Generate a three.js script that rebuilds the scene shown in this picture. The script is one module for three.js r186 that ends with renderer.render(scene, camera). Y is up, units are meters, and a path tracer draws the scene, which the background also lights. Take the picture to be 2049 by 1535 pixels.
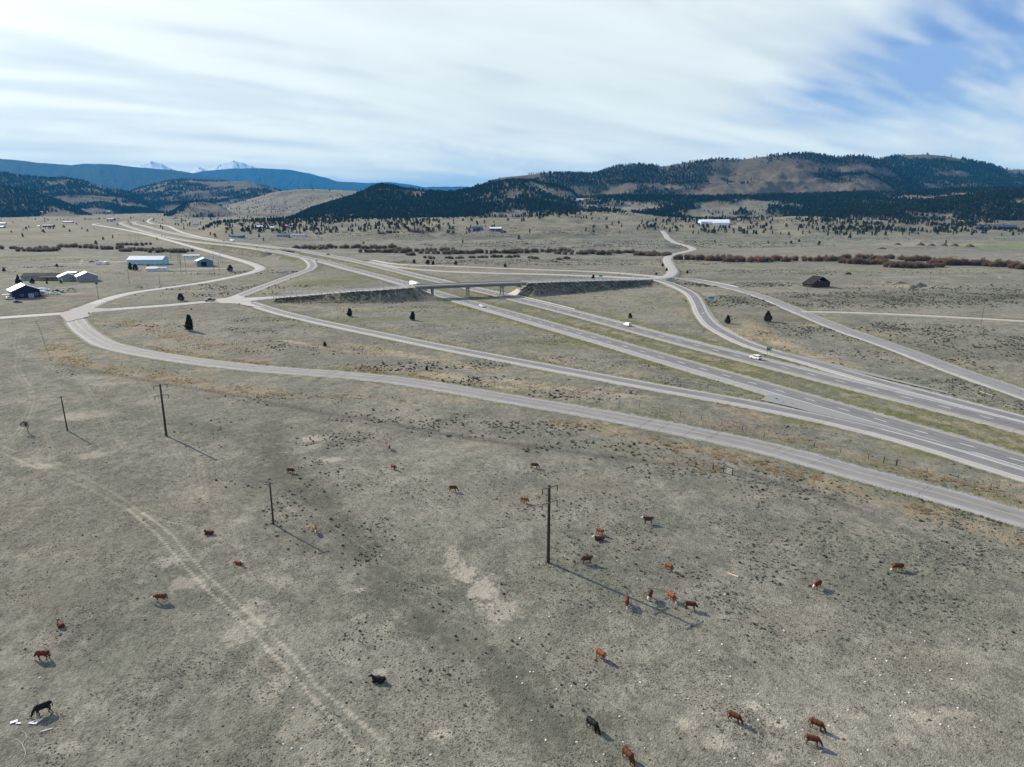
import * as THREE from 'three';
import { mergeGeometries, mergeVertices } from 'three/addons/utils/BufferGeometryUtils.js';
import { MarchingCubes } from 'three/addons/objects/MarchingCubes.js';

// ------------------------------------------------------------------ camera, sky, sun, exposure
const scene = new THREE.Scene();
const FOCAL = 1421, EYE = 60, PITCH = Math.atan((767.5 - 408) / FOCAL);      // focal length in photo pixels, flying height, tilt
const camera = new THREE.PerspectiveCamera(2 * Math.atan(767.5 / FOCAL) * 180 / Math.PI, 2049 / 1535, 1, 60000);
camera.position.set(0, EYE, 0);
camera.rotation.set(-PITCH, 0, 0);
const renderer = new THREE.WebGLRenderer({ antialias: true });
renderer.toneMapping = THREE.LinearToneMapping;
renderer.toneMappingExposure = 1.5;
renderer.shadowMap.enabled = true;
const SUN_AZ = 49 * Math.PI / 180, SUN_EL = 28 * Math.PI / 180;               // left of straight ahead, above the horizon
const SUN = new THREE.Vector3(-Math.sin(SUN_AZ) * Math.cos(SUN_EL), Math.sin(SUN_EL), -Math.cos(SUN_AZ) * Math.cos(SUN_EL));
const sun = new THREE.DirectionalLight(0xfff1dc, 5.0);
sun.position.copy(SUN).multiplyScalar(900).add(new THREE.Vector3(0, 0, -300));
sun.target.position.set(0, 0, -300);
sun.castShadow = true;
sun.shadow.mapSize.set(4096, 4096);
Object.assign(sun.shadow.camera, { left: -700, right: 700, top: 500, bottom: -500, near: 10, far: 2500 });
scene.add(sun, sun.target);

// ------------------------------------------------------------------ small maths
const rngOf = seed => () => { seed |= 0; seed = seed + 0x6D2B79F5 | 0; let t = Math.imul(seed ^ seed >>> 15, 1 | seed); t = t + Math.imul(t ^ t >>> 7, 61 | t) ^ t; return ((t ^ t >>> 14) >>> 0) / 4294967296; };
const rnd = rngOf(77);
const clamp = (v, a = 0, b = 1) => v < a ? a : v > b ? b : v;
const lerp = (a, b, t) => a + (b - a) * t;
const sm = (a, b, v) => { const t = clamp((v - a) / (b - a)); return t * t * (3 - 2 * t); };
const LAT = new Float32Array(65536); { const r = rngOf(5); for (let i = 0; i < 65536; i++) LAT[i] = r() * 2 - 1; }
function noise(x, y) {                                                       // smooth lattice noise, -1..1
  const xi = Math.floor(x), yi = Math.floor(y); let fx = x - xi, fy = y - yi;
  fx = fx * fx * (3 - 2 * fx); fy = fy * fy * (3 - 2 * fy);
  const a = (xi & 255), b = (xi + 1 & 255), c = (yi & 255) << 8, d = (yi + 1 & 255) << 8;
  const p = LAT[a | c], q = LAT[b | c], r = LAT[a | d], s = LAT[b | d];
  return p + (q - p) * fx + (r - p) * fy + (p - q - r + s) * fx * fy;
}
const fbm = (x, y, o = 4) => { let v = 0, a = 0.5; for (let i = 0; i < o; i++) { v += a * noise(x, y); const t = x; x = x * 1.72 + y * 1.02 + 7.3; y = y * 1.72 - t * 1.02 + 3.1; a *= 0.5; } return v; };
const CP = Math.cos(PITCH), SP = Math.sin(PITCH);
// survey: a sighting in the photograph meets the level h at this plan position [x, z]
function at(px, py, h = 0) {
  const x = (px - 1024.5) / FOCAL, y = (767.5 - py) / FOCAL, Y = y * CP - SP, Z = -y * SP - CP, t = (h - EYE) / Y;
  return [x * t, Z * t];
}
const levelAt = (py, depth) => { const q = (767.5 - py) / FOCAL; return EYE + depth * (q * CP - SP) / (CP + q * SP); };   // height of a crest sighted at py, so far ahead

// ------------------------------------------------------------------ sky: thin high cloud, a blue gap to the right
{
  const W = 2048, Hh = 1024, data = new Float32Array(W * Hh * 4);
  for (let j = 0; j < Hh; j++) {
    const el = ((j + 0.5) / Hh - 0.5) * Math.PI, y = Math.sin(el), ce = Math.cos(el);
    for (let i = 0; i < W; i++) {
      const lon = ((i + 0.5) / W - 0.5) * 2 * Math.PI, x = Math.cos(lon) * ce, z = Math.sin(lon) * ce, k = (j * W + i) * 4;
      if (y < -0.13) { data[k] = .2; data[k + 1] = .2; data[k + 2] = .17; data[k + 3] = 1; continue; }
      const up = Math.max(y, 0.0), toSun = Math.max(0, x * SUN.x + y * SUN.y + z * SUN.z);
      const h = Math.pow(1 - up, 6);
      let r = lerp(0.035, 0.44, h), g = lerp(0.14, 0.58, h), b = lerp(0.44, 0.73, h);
      const q = 1 / (up + 0.11), u = x * q, v = z * q;                       // where the sight line meets the cloud sheet
      const s = u * 0.80 - v * 0.60, t = u * 0.60 + v * 0.80;                // along and across the streaks
      const w1 = fbm(s * 0.30 + 3.0, t * 0.75 + 11.0, 5), w2 = fbm(s * 1.2 + w1 * 2.2, t * 4.2 - 5.0 + w1 * 1.5, 5);
      // the gap: a wedge of clear air opening to the right
      const az = Math.atan2(x, -z) * 57.2958, ed = el * 57.2958;
      const line = 6.4 + (az - 18) * 0.23 + 0.8 * w1, off = ed - line, wide = 0.8 + Math.max(0, az - 12) * 0.13;
      const gap = sm(11, 30, az) * (1 - sm(70, 120, az)) * Math.exp(-((off / wide) ** 2) * 0.55);
      let c = 1.02 - 0.62 * sm(0.22, 0.85, up) + 0.32 * w1 + 0.24 * w2 - gap * (1.0 + 0.9 * w2 + 1.2 * fbm(s * 2.2 + 2 * w1, t * 11, 5));   // a veil: denser seen edge on, thinned above the view to lower fill light
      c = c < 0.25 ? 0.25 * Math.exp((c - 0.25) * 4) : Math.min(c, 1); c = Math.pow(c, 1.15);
      c = lerp(c, clamp(c * 0.86 + 0.4 * w2), sm(0.14, 0.02, up));
      const glow = Math.pow(toSun, 6), thick = 0.72 + 0.09 * w2 + 0.26 * glow, low = Math.exp(-up / 0.055);
      r = lerp(r, thick * 0.955, c * 0.92); g = lerp(g, thick * 1.015, c * 0.93); b = lerp(b, thick * 0.985, c * 0.93);
      r *= 1 + 0.95 * low; g *= 1 + 0.66 * low; b *= 1 + 0.14 * low;            // the low sky is the brightest
      const aur = 0.4 * Math.pow(toSun, 24); r += aur; g += aur * 0.96; b += aur * 0.9;
      if (y < 0) { const gr = sm(0, -0.12, y); r = lerp(r, 0.2, gr); g = lerp(g, 0.2, gr); b = lerp(b, 0.17, gr); }
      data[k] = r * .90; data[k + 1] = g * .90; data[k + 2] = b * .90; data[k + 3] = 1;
    }
  }
  const sky = new THREE.DataTexture(data, W, Hh, THREE.RGBAFormat, THREE.FloatType);
  sky.mapping = THREE.EquirectangularReflectionMapping; sky.magFilter = THREE.LinearFilter; sky.needsUpdate = true;
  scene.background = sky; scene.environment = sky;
}
scene.fog = new THREE.FogExp2(new THREE.Color().setRGB(0.05, 0.44, 1.0), 3.3e-5);

// ------------------------------------------------------------------ landform: level valley floor, hills behind
const RIDGES = [
  { n: 'west_front', D: 3900, W: 900, B: 900, p: [[-400,330],[-150,350],[0,371],[60,383],[110,398],[160,420],[200,440]] },
  { n: 'west_back', D: 5600, W: 1500, B: 900, p: [[-400,322],[-150,335],[0,342],[60,353],[100,357],[140,357],[175,363],[215,376],[260,386],[300,400],[330,418]] },
  { n: 'west_far', D: 6600, W: 2000, B: 800, p: [[200,425],[240,402],[265,382],[300,372],[340,362],[380,360],[430,363],[500,362],[530,369],[560,381],[610,408],[640,420]] },
  { n: 'tan', D: 4300, W: 1500, B: 900, p: [[300,430],[330,426],[400,419],[460,408],[512,395],[550,384],[600,378],[640,378],[700,381],[760,384],[820,390],[900,400]] },
  { n: 'knoll', D: 3500, W: 380, B: 500, p: [[310,432],[350,416],[380,405],[400,403],[430,408],[460,420],[495,432]] },
  { n: 'knob', D: 3000, W: 800, B: 700, p: [[560,433],[600,424],[650,410],[700,395],[735,380],[757,371],[775,372],[800,378],[850,384],[900,387],[950,378],[985,368],[1010,362],[1060,362],[1120,375],[1200,400]] },
  { n: 'main', D: 4000, W: 1250, B: 900, p: [[900,398],[930,381],[985,362],[1010,355],[1060,350],[1100,346],[1150,347],[1195,348],[1215,340],[1240,331],[1280,329],[1330,333],[1380,325],[1440,318],[1470,321],[1500,316],[1560,309],[1600,307],[1630,309],[1670,316],[1700,311],[1740,316],[1780,335],[1830,362],[1900,398]] },
  { n: 'east_far', D: 5000, W: 2000, B: 900, p: [[1600,370],[1650,345],[1700,328],[1755,318],[1790,310],[1840,309],[1880,312],[1930,322],[1970,330],[2010,340],[2049,341],[2200,350],[2500,360]] },
  { n: 'east_front', D: 2250, W: 560, B: 700, p: [[1520,447],[1600,435],[1700,422],[1800,412],[1900,400],[1960,390],[2049,384],[2200,375],[2500,370]] },
  { n: 'bench', D: 2900, W: 700, B: 700, p: [[920,420],[960,404],[1100,399],[1250,393],[1400,395],[1550,392],[1700,388],[1800,385],[1900,380],[2049,378],[2300,375]] },
  { n: 'swell', D: 1900, W: 780, B: 600, p: [[380,446],[500,440],[600,436],[700,434],[800,436],[900,434],[1040,430],[1100,424],[1150,421],[1250,424],[1330,433],[1400,437],[1450,438],[1536,435],[1600,432],[1700,434],[1900,440],[2200,444]] },
];
for (const g of RIDGES) {
  g.x0 = g.p[0][0]; g.x1 = g.p[g.p.length - 1][0]; const n = Math.ceil((g.x1 - g.x0) / 4); g.t = new Float32Array(n + 2); g.step = 4;
  for (let i = 0; i <= n + 1; i++) { const px = g.x0 + i * 4; let k = 0; while (k < g.p.length - 2 && g.p[k + 1][0] < px) k++; const a = g.p[k], b = g.p[k + 1], t = clamp((px - a[0]) / (b[0] - a[0])); g.t[i] = lerp(a[1], b[1], t); }
  for (let s = 0; s < 2; s++) { const c = g.t.slice(); for (let i = 1; i <= n; i++) g.t[i] = (c[i - 1] + 2 * c[i] + c[i + 1]) / 4; }
}
let ridgeId = -1, ridgeP = 0;
function landform(x, z) {                                                    // without roads
  const depth = -z; ridgeId = -1; ridgeP = 0;
  let h = 0.49 * fbm(x * 0.03, z * 0.03, 3) + 0.15 + sm(230, 120, depth) * (1.5 * fbm(x * .017 + 6, z * .017 + 2, 3) + .22 * fbm(x * .11, z * .11 + 5, 2));
  if (depth > 900) {
    const far = sm(950, 2400, depth);
    h += far * (3 + 9 * fbm(x * 0.0035, z * 0.0035, 4));
    const px0 = 1024.5 + FOCAL * x / (depth * CP);
    for (let i = 0; i < RIDGES.length; i++) {
      const g = RIDGES[i];
      if (depth < g.D - g.W * 1.15 || depth > g.D + g.B) continue;
      const w = fbm(x * 2.6 / g.D + i * 9, z * 2.6 / g.D, 4);
      const px = px0 + 10 * w; if (px <= g.x0 || px >= g.x1) continue;
      const f = (px - g.x0) / g.step, k = Math.floor(f), py = lerp(g.t[k], g.t[k + 1], f - k);
      let t = (depth - g.D) / (depth < g.D ? g.W : g.B);
      t = clamp(Math.abs(t) + (depth < g.D ? 0.30 * w * sm(0, 0.35, -t) : 0));
      let p = 1 - t * t * (3 - 2 * t); p = lerp(p, (1 - t) * (1 - t * .3), 0.45);
      const edge = sm(g.x0, g.x0 + 60, px) * sm(g.x1, g.x1 - 60, px);
      const top = Math.max(0, levelAt(py, depth) ) * edge, gully = Math.abs(fbm(x * 9 / g.D + 31 * i, z * 5 / g.D, 5));
      let v = top * p; v -= gully * top * 0.95 * p * (1 - p) ; v += top * 0.10 * fbm(x * 42 / g.D, z * 42 / g.D, 4) * Math.min(1, 3 * t);
      if (v > h) { h = v; ridgeId = i; ridgeP = p; }
    }
  }
  return h;
}
// ------------------------------------------------------------------ roads, surveyed: [photo x, photo y, level] along each centre line
const ROADS = {
  frontage:  { w: 7.6, pts: [[2260,1095],[2049,1037],[1911,997],[1711,944],[1536,896],[1274,842],[1024,798],[768,757],[512,736],[350,716],[225,692],[178,668],[155,648],[150,634],[158,626]] },
  cross:     { w: 9.0, pts: [[-260,655,0],[0,636,0],[130,627,0],[200,621,0],[330,611.5,0],[430,603,0],[480,602,0.2],[546,595.5,1.2],[620,589,3.2],[700,582.2,5.4],[760,578.2,6.9],[830,573,7.8],[936,568.5,8.2],[1045,565,8.0],[1100,563,7.4],[1180,560.6,6.0],[1268,558.8,4.2],[1312,557,3.2],[1335,554.5,2.4]] },
  side:      { w: 8.0, pts: [[1335,554.5,2.3],[1346,545,1.6],[1340,530,0.8],[1335,518,.4],[1344,510.5,.2],[1368,504.5,0],[1386,499,0],[1376,492.5,0],[1352,486,0],[1338,478,0],[1332,470,0],[1325,462,0]] },
  south:     { w: 12.2, pts: [[2300,1000],[2049,927],[1966,902],[1571,787],[1434,747.5],[1114,655],[1000,623],[913,598.5],[860,583],[798,564],[745,549.5],[700,537.5,0.6],[649,523.5,2.4],[605,514,4.4],[576,508.2,5.6],[546,502.8,6.2],[517,497.8,6.2],[488,494,5.6],[459,490.5,4.6],[400,484.5,3],[336,474.5,1.5],[292,464,1],[262,455,1],[246,448.5,1],[244,445,1],[262,442.5,1]] },
  north:     { w: 12.2, pts: [[2300,918],[2049,854],[2001,841.5],[1598,742],[1466,709],[1299,666],[1253,653.5],[1128,621],[1008,591.5],[950,577.5],[876,561],[798,542.5],[739,528,0.4],[700,519.5,1.2],[649,509.5,3],[605,502.2,4.8],[576,498,5.8],[546,494.2,6],[488,487.5,5.2],[424,480,3.4],[380,473.5,2],[336,464.5,1],[292,453,1],[268,446.5,1],[272,443.5,1],[300,441.5,1]] },
  ramp_sw:   { w: 7.4, pts: [[478,603.5],[498,606],[520,613],[560,625],[600,635],[700,657],[762,669.5],[887,695],[1024,721],[1274,767.5],[1536,815],[1761,864.5],[1900,904],[2036,946],[2300,1022]] },
  ramp_nw:   { w: 7.4, pts: [[560,505.2,5.9],[590,511.4,4.8],[612,517.5,3.6],[622,525,2.6],[625,532,1.8],[618,539.5,1.1],[605,544.5,0.7],[561,560.5,0],[517,577,0],[473,594,0],[452,600.5,0]] },
  ramp_ne:   { w: 6.6, pts: [[1318,557.5,3],[1270,556.2,3],[1217,553.6,2.2],[1100,549.2,1],[1000,546.8,.4],[895,543.2,0],[817,537.2,0],[768,530,0],[735,523.8,0.4]] },
  ramp_se:   { w: 7.6, pts: [[1312,559,3.2],[1332,564.5,2.6],[1354,572.5,2],[1383,588,1.2],[1397,608,.6],[1405.5,627,.2],[1428,653],[1471,677],[1497,688.5],[1556,707.5],[1611,722],[1711,751],[1836,784.5],[2048,840],[2300,905]] },
  gravel_ne: { w: 6.0, pts: [[1330,555,2.2],[1295,551.5,1.2],[1217,545,0.3],[1100,540.5],[895,532.7],[798,529],[745,521]] },
  frontage_e:{ w: 8.2, pts: [[1336,555,2.2],[1362,557.5,1.6],[1400,563,.8],[1480,580,0],[1536,597.5],[1586,618],[1686,659],[1786,693.5],[1911,740.5],[2049,789],[2300,878]] },
  track_e:   { w: 4.6, pts: [[1604,624.5],[1660,625],[1735,627],[1850,632],[2049,643],[2300,657]] },
  frontage_w:{ w: 7.6, pts: [[163,624],[176,614],[200,604],[230,594.5],[270,585.5],[330,577],[400,567],[460,555.5],[500,546.5],[517,540.5],[520,535.5],[508,529.5],[490,523.5],[455,513.5],[420,503.5],[380,492.5],[340,481.5],[300,470.5],[260,462],[225,455.5],[200,451.5],[187,449.2],[198,447.6]] },
  far_road:  { w: 7.0, pts: [[470,488,3],[430,480,1],[400,474.5],[372,467.5],[352,460],[338,453],[322,449.5],[304,447.5],[296,443],[300,438.5],[310,436.5]] },
};
const onLand = (px, py, ground = landform) => {                               // where a sight line of the photograph meets the ground
  const x = (px - 1024.5) / FOCAL, y = (767.5 - py) / FOCAL, Y = y * CP - SP, Z = -y * SP - CP;
  let a = 40, b = 40; for (; b < 9000; a = b, b *= 1.01) { const t = b / -Z; if (EYE + Y * t < ground(x * t, Z * t)) break; }
  for (let i = 0; i < 16; i++) { const m = (a + b) / 2, t = m / -Z; if (EYE + Y * t < ground(x * t, Z * t)) b = m; else a = m; }
  const t = b / -Z; return new THREE.Vector3(x * t, ground(x * t, Z * t), Z * t);
};
const curveOf = pts => {
  const c = new THREE.CatmullRomCurve3(pts.map(([px, py, h = 0]) => { if (py < 482 && h < 3) { const p = onLand(px, py); p.y += .3; return p; } const [x, z] = at(px, py, h); return new THREE.Vector3(x, h, z); }), false, 'centripetal');
  c.arcLengthDivisions = 1200; return c;
};
let roadNo = 0;
for (const k in ROADS) {
  const R = ROADS[k]; R.curve = curveOf(R.pts); R.len = R.curve.getLength();
  const n = Math.ceil(R.len / 4); R.n = n; R.s = R.curve.getSpacedPoints(n); R.lift = 0.05 + 0.012 * roadNo++;
  R.side = R.s.map((p, i) => { const a = R.s[Math.max(0, i - 1)], b = R.s[Math.min(n, i + 1)], dx = b.x - a.x, dz = b.z - a.z, l = Math.hypot(dx, dz) || 1; return [-dz / l, dx / l]; });   // to the right of travel
}
// bridges: no bank below these stretches [road, from photo x, to photo x]
const xSpan = (R, a, b) => { const f = px => { let best = 0, bd = 1e9; R.s.forEach((p, i) => { const c = Math.abs(project(p.x, p.y, p.z)[0] - px); if (c < bd) { bd = c; best = i; } }); return best; }; const i = f(a), j = f(b); return [Math.min(i, j), Math.max(i, j)]; };
function project(x, y, z) { const Y = y - EYE, cy = Y * CP - z * SP, cz = -(Y * SP + z * CP); return [1024.5 + FOCAL * x / cz, 767.5 - FOCAL * cy / cz]; }
ROADS.cross.gap = xSpan(ROADS.cross, 838, 1040);
ROADS.south.gap = xSpan(ROADS.south, 543, 583);
ROADS.north.gap = xSpan(ROADS.north, 571, 607);
// spatial index of road samples
const CELL = 40, cells = new Map();
for (const k in ROADS) ROADS[k].s.forEach((p, i) => {
  const R = ROADS[k]; if (R.gap && i > R.gap[0] && i < R.gap[1]) return;
  const key = Math.floor(p.x / CELL) * 4096 + Math.floor(p.z / CELL); if (!cells.has(key)) cells.set(key, []); cells.get(key).push([p, R, i]);
});
// nearest distance to a road's edge, and the limits its bank sets on the ground
function nearRoads(x, z, out) {
  out.d = 99; out.lo = -1e9; out.hi = 1e9; out.road = null;
  const cx = Math.floor(x / CELL), cz = Math.floor(z / CELL);
  for (let a = -1; a <= 1; a++) for (let b = -1; b <= 1; b++) {
    const list = cells.get((cx + a) * 4096 + cz + b); if (!list) continue;
    for (const [p, R, i] of list) {
      const q = R.side[i], dx = x - p.x, dz = z - p.z, lat = Math.abs(dx * q[0] + dz * q[1]), along = Math.abs(dx * q[1] - dz * q[0]);
      const d = (along < 3 ? lat : Math.hypot(lat, along - 2)) - R.w / 2;
      if (d < out.d) { out.d = d; out.road = R; out.sign = dx * q[0] + dz * q[1]; }
      const e = Math.max(0, d - 1.6), bed = p.y - 0.25;
      if (bed - 0.5 * e > out.lo) out.lo = bed - 0.5 * e;
      if (bed + 0.5 * e < out.hi) out.hi = bed + 0.5 * e;
    }
  }
  return out;
}

// ------------------------------------------------------------------ ground level
const NR = {};
function height(x, z) {
  let h = landform(x, z);
  nearRoads(x, z, NR);
  if (NR.lo > h) { const f = sm(2.5, 7, NR.d); h = Math.max(h, NR.lo + f * (.9 * fbm(x * .09, z * .09, 3) - .25)); }
  if (NR.hi < h) h = NR.hi;
  return h;
}
const sight = (px, py) => onLand(px, py, height);

// ------------------------------------------------------------------ naming and building helpers
const taken = new Map();
const numbered = n => { const c = taken.get(n) || 0; taken.set(n, c + 1); return c ? `${n}_${String(c).padStart(3, '0')}` : n; };
function tag(o, label, category, group, kind) { o.userData.label = label; if (category) o.userData.category = category; if (group) o.userData.group = group; if (kind) o.userData.kind = kind; return o; }
const shade = o => { o.traverse(c => { if (c.isMesh) { c.castShadow = true; c.receiveShadow = true; } }); return o; };
function top(name, o) { o.name = numbered(name); scene.add(shade(o)); return o; }
function structure(name, geo, mat, label, kind = 'structure') { const m = new THREE.Mesh(geo, mat); top(name, m); m.userData.kind = kind; if (label) m.userData.label = label; return m; }
function part(parent, name, geo, mat) { const m = new THREE.Mesh(geo, mat); m.name = name; m.castShadow = m.receiveShadow = true; parent.add(m); return m; }
const flat = g => { const n = g.index ? g.toNonIndexed() : g; for (const k of Object.keys(n.attributes)) if (!['position', 'normal', 'uv'].includes(k)) n.deleteAttribute(k); if (!n.attributes.uv) n.setAttribute('uv', new THREE.BufferAttribute(new Float32Array(n.attributes.position.count * 2), 2)); if (!n.attributes.normal) n.computeVertexNormals(); return n; };
const join = list => mergeGeometries(list.map(flat));
const lin = (r, g, b, more = {}) => new THREE.MeshPhysicalMaterial({ color: new THREE.Color().setRGB(r, g, b), roughness: 0.85, specularIntensity: more.roughness ? 1 : .3, ...more });
const box = (w, h, d, x = 0, y = 0, z = 0, ry = 0, rz = 0, rx = 0) => { const g = new THREE.BoxGeometry(w, h, d); if (rx) g.rotateX(rx); if (rz) g.rotateZ(rz); if (ry) g.rotateY(ry); return g.translate(x, y, z); };
const cyl = (r0, r1, h, x = 0, y = 0, z = 0, n = 10) => new THREE.CylinderGeometry(r1, r0, h, n).translate(x, y + h / 2, z);
function bar(a, b, r, n = 6) { const d = new THREE.Vector3().subVectors(b, a), g = new THREE.CylinderGeometry(r, r, d.length(), n); g.applyQuaternion(new THREE.Quaternion().setFromUnitVectors(new THREE.Vector3(0, 1, 0), d.clone().normalize())); return g.translate((a.x + b.x) / 2, (a.y + b.y) / 2, (a.z + b.z) / 2); }
const V = (x, y, z) => new THREE.Vector3(x, y, z);

// ------------------------------------------------------------------ ground colours
const blobs = [], lines = [];                                               // patches of other soil and wheel tracks
const C = { sage: [.148, .150, .122], tan: [.202, .192, .158], grey: [.150, .146, .128], bare: [.37, .338, .28], brown: [.165, .138, .105], green: [.115, .128, .044], ochre: [.235, .188, .112], gravel: [.33, .315, .285], straw: [.33, .29, .20] };
const blob = (px, py, rx, rz, col, s = 1, rough = 0.5) => { const [x, z] = at(px, py); blobs.push({ x, z, rx, rz, col, s, rough }); };
const trackLine = (pts, w, col, s, broken = 0.5) => { const c = curveOf(pts), n = Math.ceil(c.getLength() / 1.0); lines.push({ p: c.getSpacedPoints(n), w, col, s, broken }); };
// bare soil, burrows and rings in the pasture
for (const [px, py, rx, rz, s] of [[640,880,5.5,3.2,.75],[612,900,4,4,.4],[665,920,3.2,2.4,.7],[905,1120,1.6,4,.6],[930,1150,2.2,3.2,.85],[968,1180,3.0,4.5,.85],[1000,1222,3.2,3.2,.7],[722,1184,1.1,.8,.95],[700,1180,2.4,1.4,.4],[880,1474,1.7,1.2,.8],[760,1345,1.3,.9,.6],[1505,1414,1.3,1.0,.85],[1560,1452,1.2,1.0,.8],[1370,1450,1.6,.9,.6],[1435,1490,1.8,1.4,.6],[1555,1518,1.2,.8,.6],[1850,1440,2.6,1.6,.6],[1915,1432,2.2,1.2,.5],[1685,1482,1.2,.8,.6],[340,1130,2.6,2.6,.6],[375,1172,3.2,2.6,.55],[470,1270,2.6,3,.5],[505,1215,2,2,.55],[525,1240,2.4,2,.5],[560,1165,2.4,1.6,.4],[675,1300,2.4,1.6,.35],[280,1170,1.4,.8,.4],[130,1495,3,1,.4],[600,1450,3,4,.4],[640,1500,2.4,3,.35],[560,1360,2,2,.4],[545,1385,1.8,2.5,.45],[60,925,4,4,.35],[85,935,4.5,2,.7],[190,915,4,3,.45],[200,830,7,5,.35],[145,835,6,4,.4],[170,755,9,4,.3],[215,770,8,4,.35],[260,750,6,6,.3],[600,845,6,4,.35],[945,888,4,2.4,.4],[800,1080,3,2,.25],[1130,960,6,4,.18],[1500,1000,7,4,.18],[1720,1440,1.5,.8,.4],[1810,1480,1.6,1,.4],[870,1215,2.2,1.5,.3],[810,1230,1.6,3,.35],[775,1255,1.6,3,.35],[1920,1370,3,2,.3],[1690,1345,2.5,1.2,.3],[480,1045,3,2,.3]]) blob(px, py, rx, rz, C.bare, s, 0.9);
for (const [px, py] of [[725,1187],[312,1215],[884,1478],[1688,1486],[1860,1445],[1557,1450]]) blob(px, py, .34, .28, [.03,.025,.02], .95, .3);   // burrow mouths
for (const [px, py, rx, rz, s] of [[560,955,9,9,.5],[620,1000,9,10,.5],[690,1080,6,9,.5],[760,1160,4,8,.4],[590,1090,6,7,.4],[700,880,8,5,.5],[640,905,5,4,.4],[850,1240,4,6,.35],[420,880,8,9,.25],[1010,960,9,6,.25],[1330,1130,12,8,.3],[1700,1160,14,9,.35],[1500,1100,14,8,.25],[900,1300,5,7,.3],[1020,1340,5,5,.3],[300,830,10,6,.2]]) blob(px, py, rx, rz, [.092,.095,.080], s, .9);
for (const [px, py, rx, rz, s] of [[1060,1010,9,7,.3],[1250,1080,10,7,.25],[1600,1250,8,6,.3],[1850,1330,8,5,.3],[200,1100,9,7,.2],[380,1010,10,8,.2],[120,1200,8,5,.2],[1000,890,14,7,.3],[1180,970,12,6,.35],[1500,980,12,6,.3],[1400,1400,5,4,.25],[1950,1480,5,4,.3]]) blob(px, py, rx, rz, [.20,.165,.135], s, .8);
// wheel ruts of the pasture
const rut = (pts, s, w = 0.42) => trackLine(pts, w, C.bare, s, s > .55 ? .38 : .5);
rut([[-40,890],[20,915],[60,932]], .5, .5); rut([[60,932],[150,967],[206,995],[258,1020]], .3, .5);
rut([[258,1020],[315,1076],[360,1128],[412,1181],[479,1241],[539,1301],[599,1368],[667,1443],[720,1500]], .82, .46);
rut([[-30,878],[30,905]], .45, .5); rut([[75,928],[170,960],[235,993],[285,1027]], .3, .45);
rut([[285,1027],[337,1069],[375,1113],[416,1157],[468,1203],[524,1252],[584,1312],[633,1372],[690,1420],[760,1480]], .78, .44);
const mainRuts = lines.slice(-2).flatMap(l => l.p);
rut([[285,1027],[330,1045],[370,1058],[420,1075],[480,1100]], .35); rut([[300,1042],[345,1050],[390,1060]], .35);
for (const [a, b] of [[0, .38], [9, .34]]) { rut([[35+a,670],[28+a,690],[36+a,712],[30+a,735],[42+a,760],[60+a,790],[50+a,830],[30+a,870]], b); rut([[270+a,745],[300+a,790],[320+a,850],[345+a,900],[375+a,950],[400+a,1000]], b * .8); rut([[390+a,880],[400+a,960],[412+a,1010],[440+a,1060]], b * .8); rut([[90+a,735],[150+a,760],[190+a,810],[215+a,860],[250+a,905]], b); rut([[0,752+a],[90,768+a],[200,792+a],[240,810+a]], b * .8); rut([[5+a,905],[20+a,880],[50+a,845],[70+a,800]], b * .7); rut([[100+a,935],[98+a,900],[88+a,870]], b * .9); }
rut([[560,1000],[640,1075],[720,1135],[790,1180],[880,1240],[960,1300]], .22, .7); rut([[820,1000],[860,1020],[920,1010]], .25, .3); rut([[800,1230],[850,1300],[910,1400],[960,1500]], .22, .6);
// swales and cow paths
trackLine([[520,850],[560,915],[610,985],[690,1070],[780,1160],[900,1270],[1040,1400],[1150,1500]], 4.5, [.088,.094,.072], .42, .9);
trackLine([[0,700],[120,760],[260,820],[420,860],[560,915]], 3.5, [.092,.096,.074], .3, .9);
for (const p of [[[700,900],[860,960],[1040,1040],[1200,1120],[1400,1180]], [[1100,960],[1300,1010],[1500,1090],[1700,1200],[1900,1330]], [[560,1180],[700,1230],[860,1330],[1000,1480]], [[0,1150],[160,1140],[330,1110],[500,1060]], [[1300,1300],[1500,1340],[1750,1350],[2049,1400]], [[900,880],[960,960],[1010,1080],[1030,1220]]]) trackLine(p, .32, [.25,.235,.195], .4, .9);
// fence line growth and painted shadow (darker); old grass strips beside the frontage road
trackLine([[105,728],[190,742],[330,768],[470,792],[640,826],[800,852],[960,880],[1150,905],[1300,924],[1430,938],[1560,972],[1700,1020],[1850,1085],[2049,1190],[2200,1270]], 2.2, [.085,.085,.073], .75, .5);
trackLine([[420,790],[640,833],[800,862],[930,886]], 1.2, [.12,.12,.10], .6, .5);
for (const [pts, w, s] of [[[[110,690],[140,720],[190,735],[300,752],[430,776],[540,790]], 5.5, .75],[[[540,792],[640,795],[700,795],[780,800],[830,815]], 3, .55],[[[1100,845],[1250,868],[1330,890],[1500,925],[1650,968],[1800,1012],[1960,1060],[2080,1095]], 3.6, .6],[[[1250,905],[1350,925],[1440,945]], 4, .4],[[[300,700],[420,715],[560,735],[760,750],[960,780],[1080,800]], 2.4, .7],[[[700,735],[800,748],[900,760]], 4, .5],[[[1290,820],[1500,860],[1700,910],[1900,965],[2060,1010]], 3.0, .55],[[[230,640],[300,660],[420,690],[520,705]], 7, .35]]) trackLine(pts, w, C.ochre, s * .5, 1.5);
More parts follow.
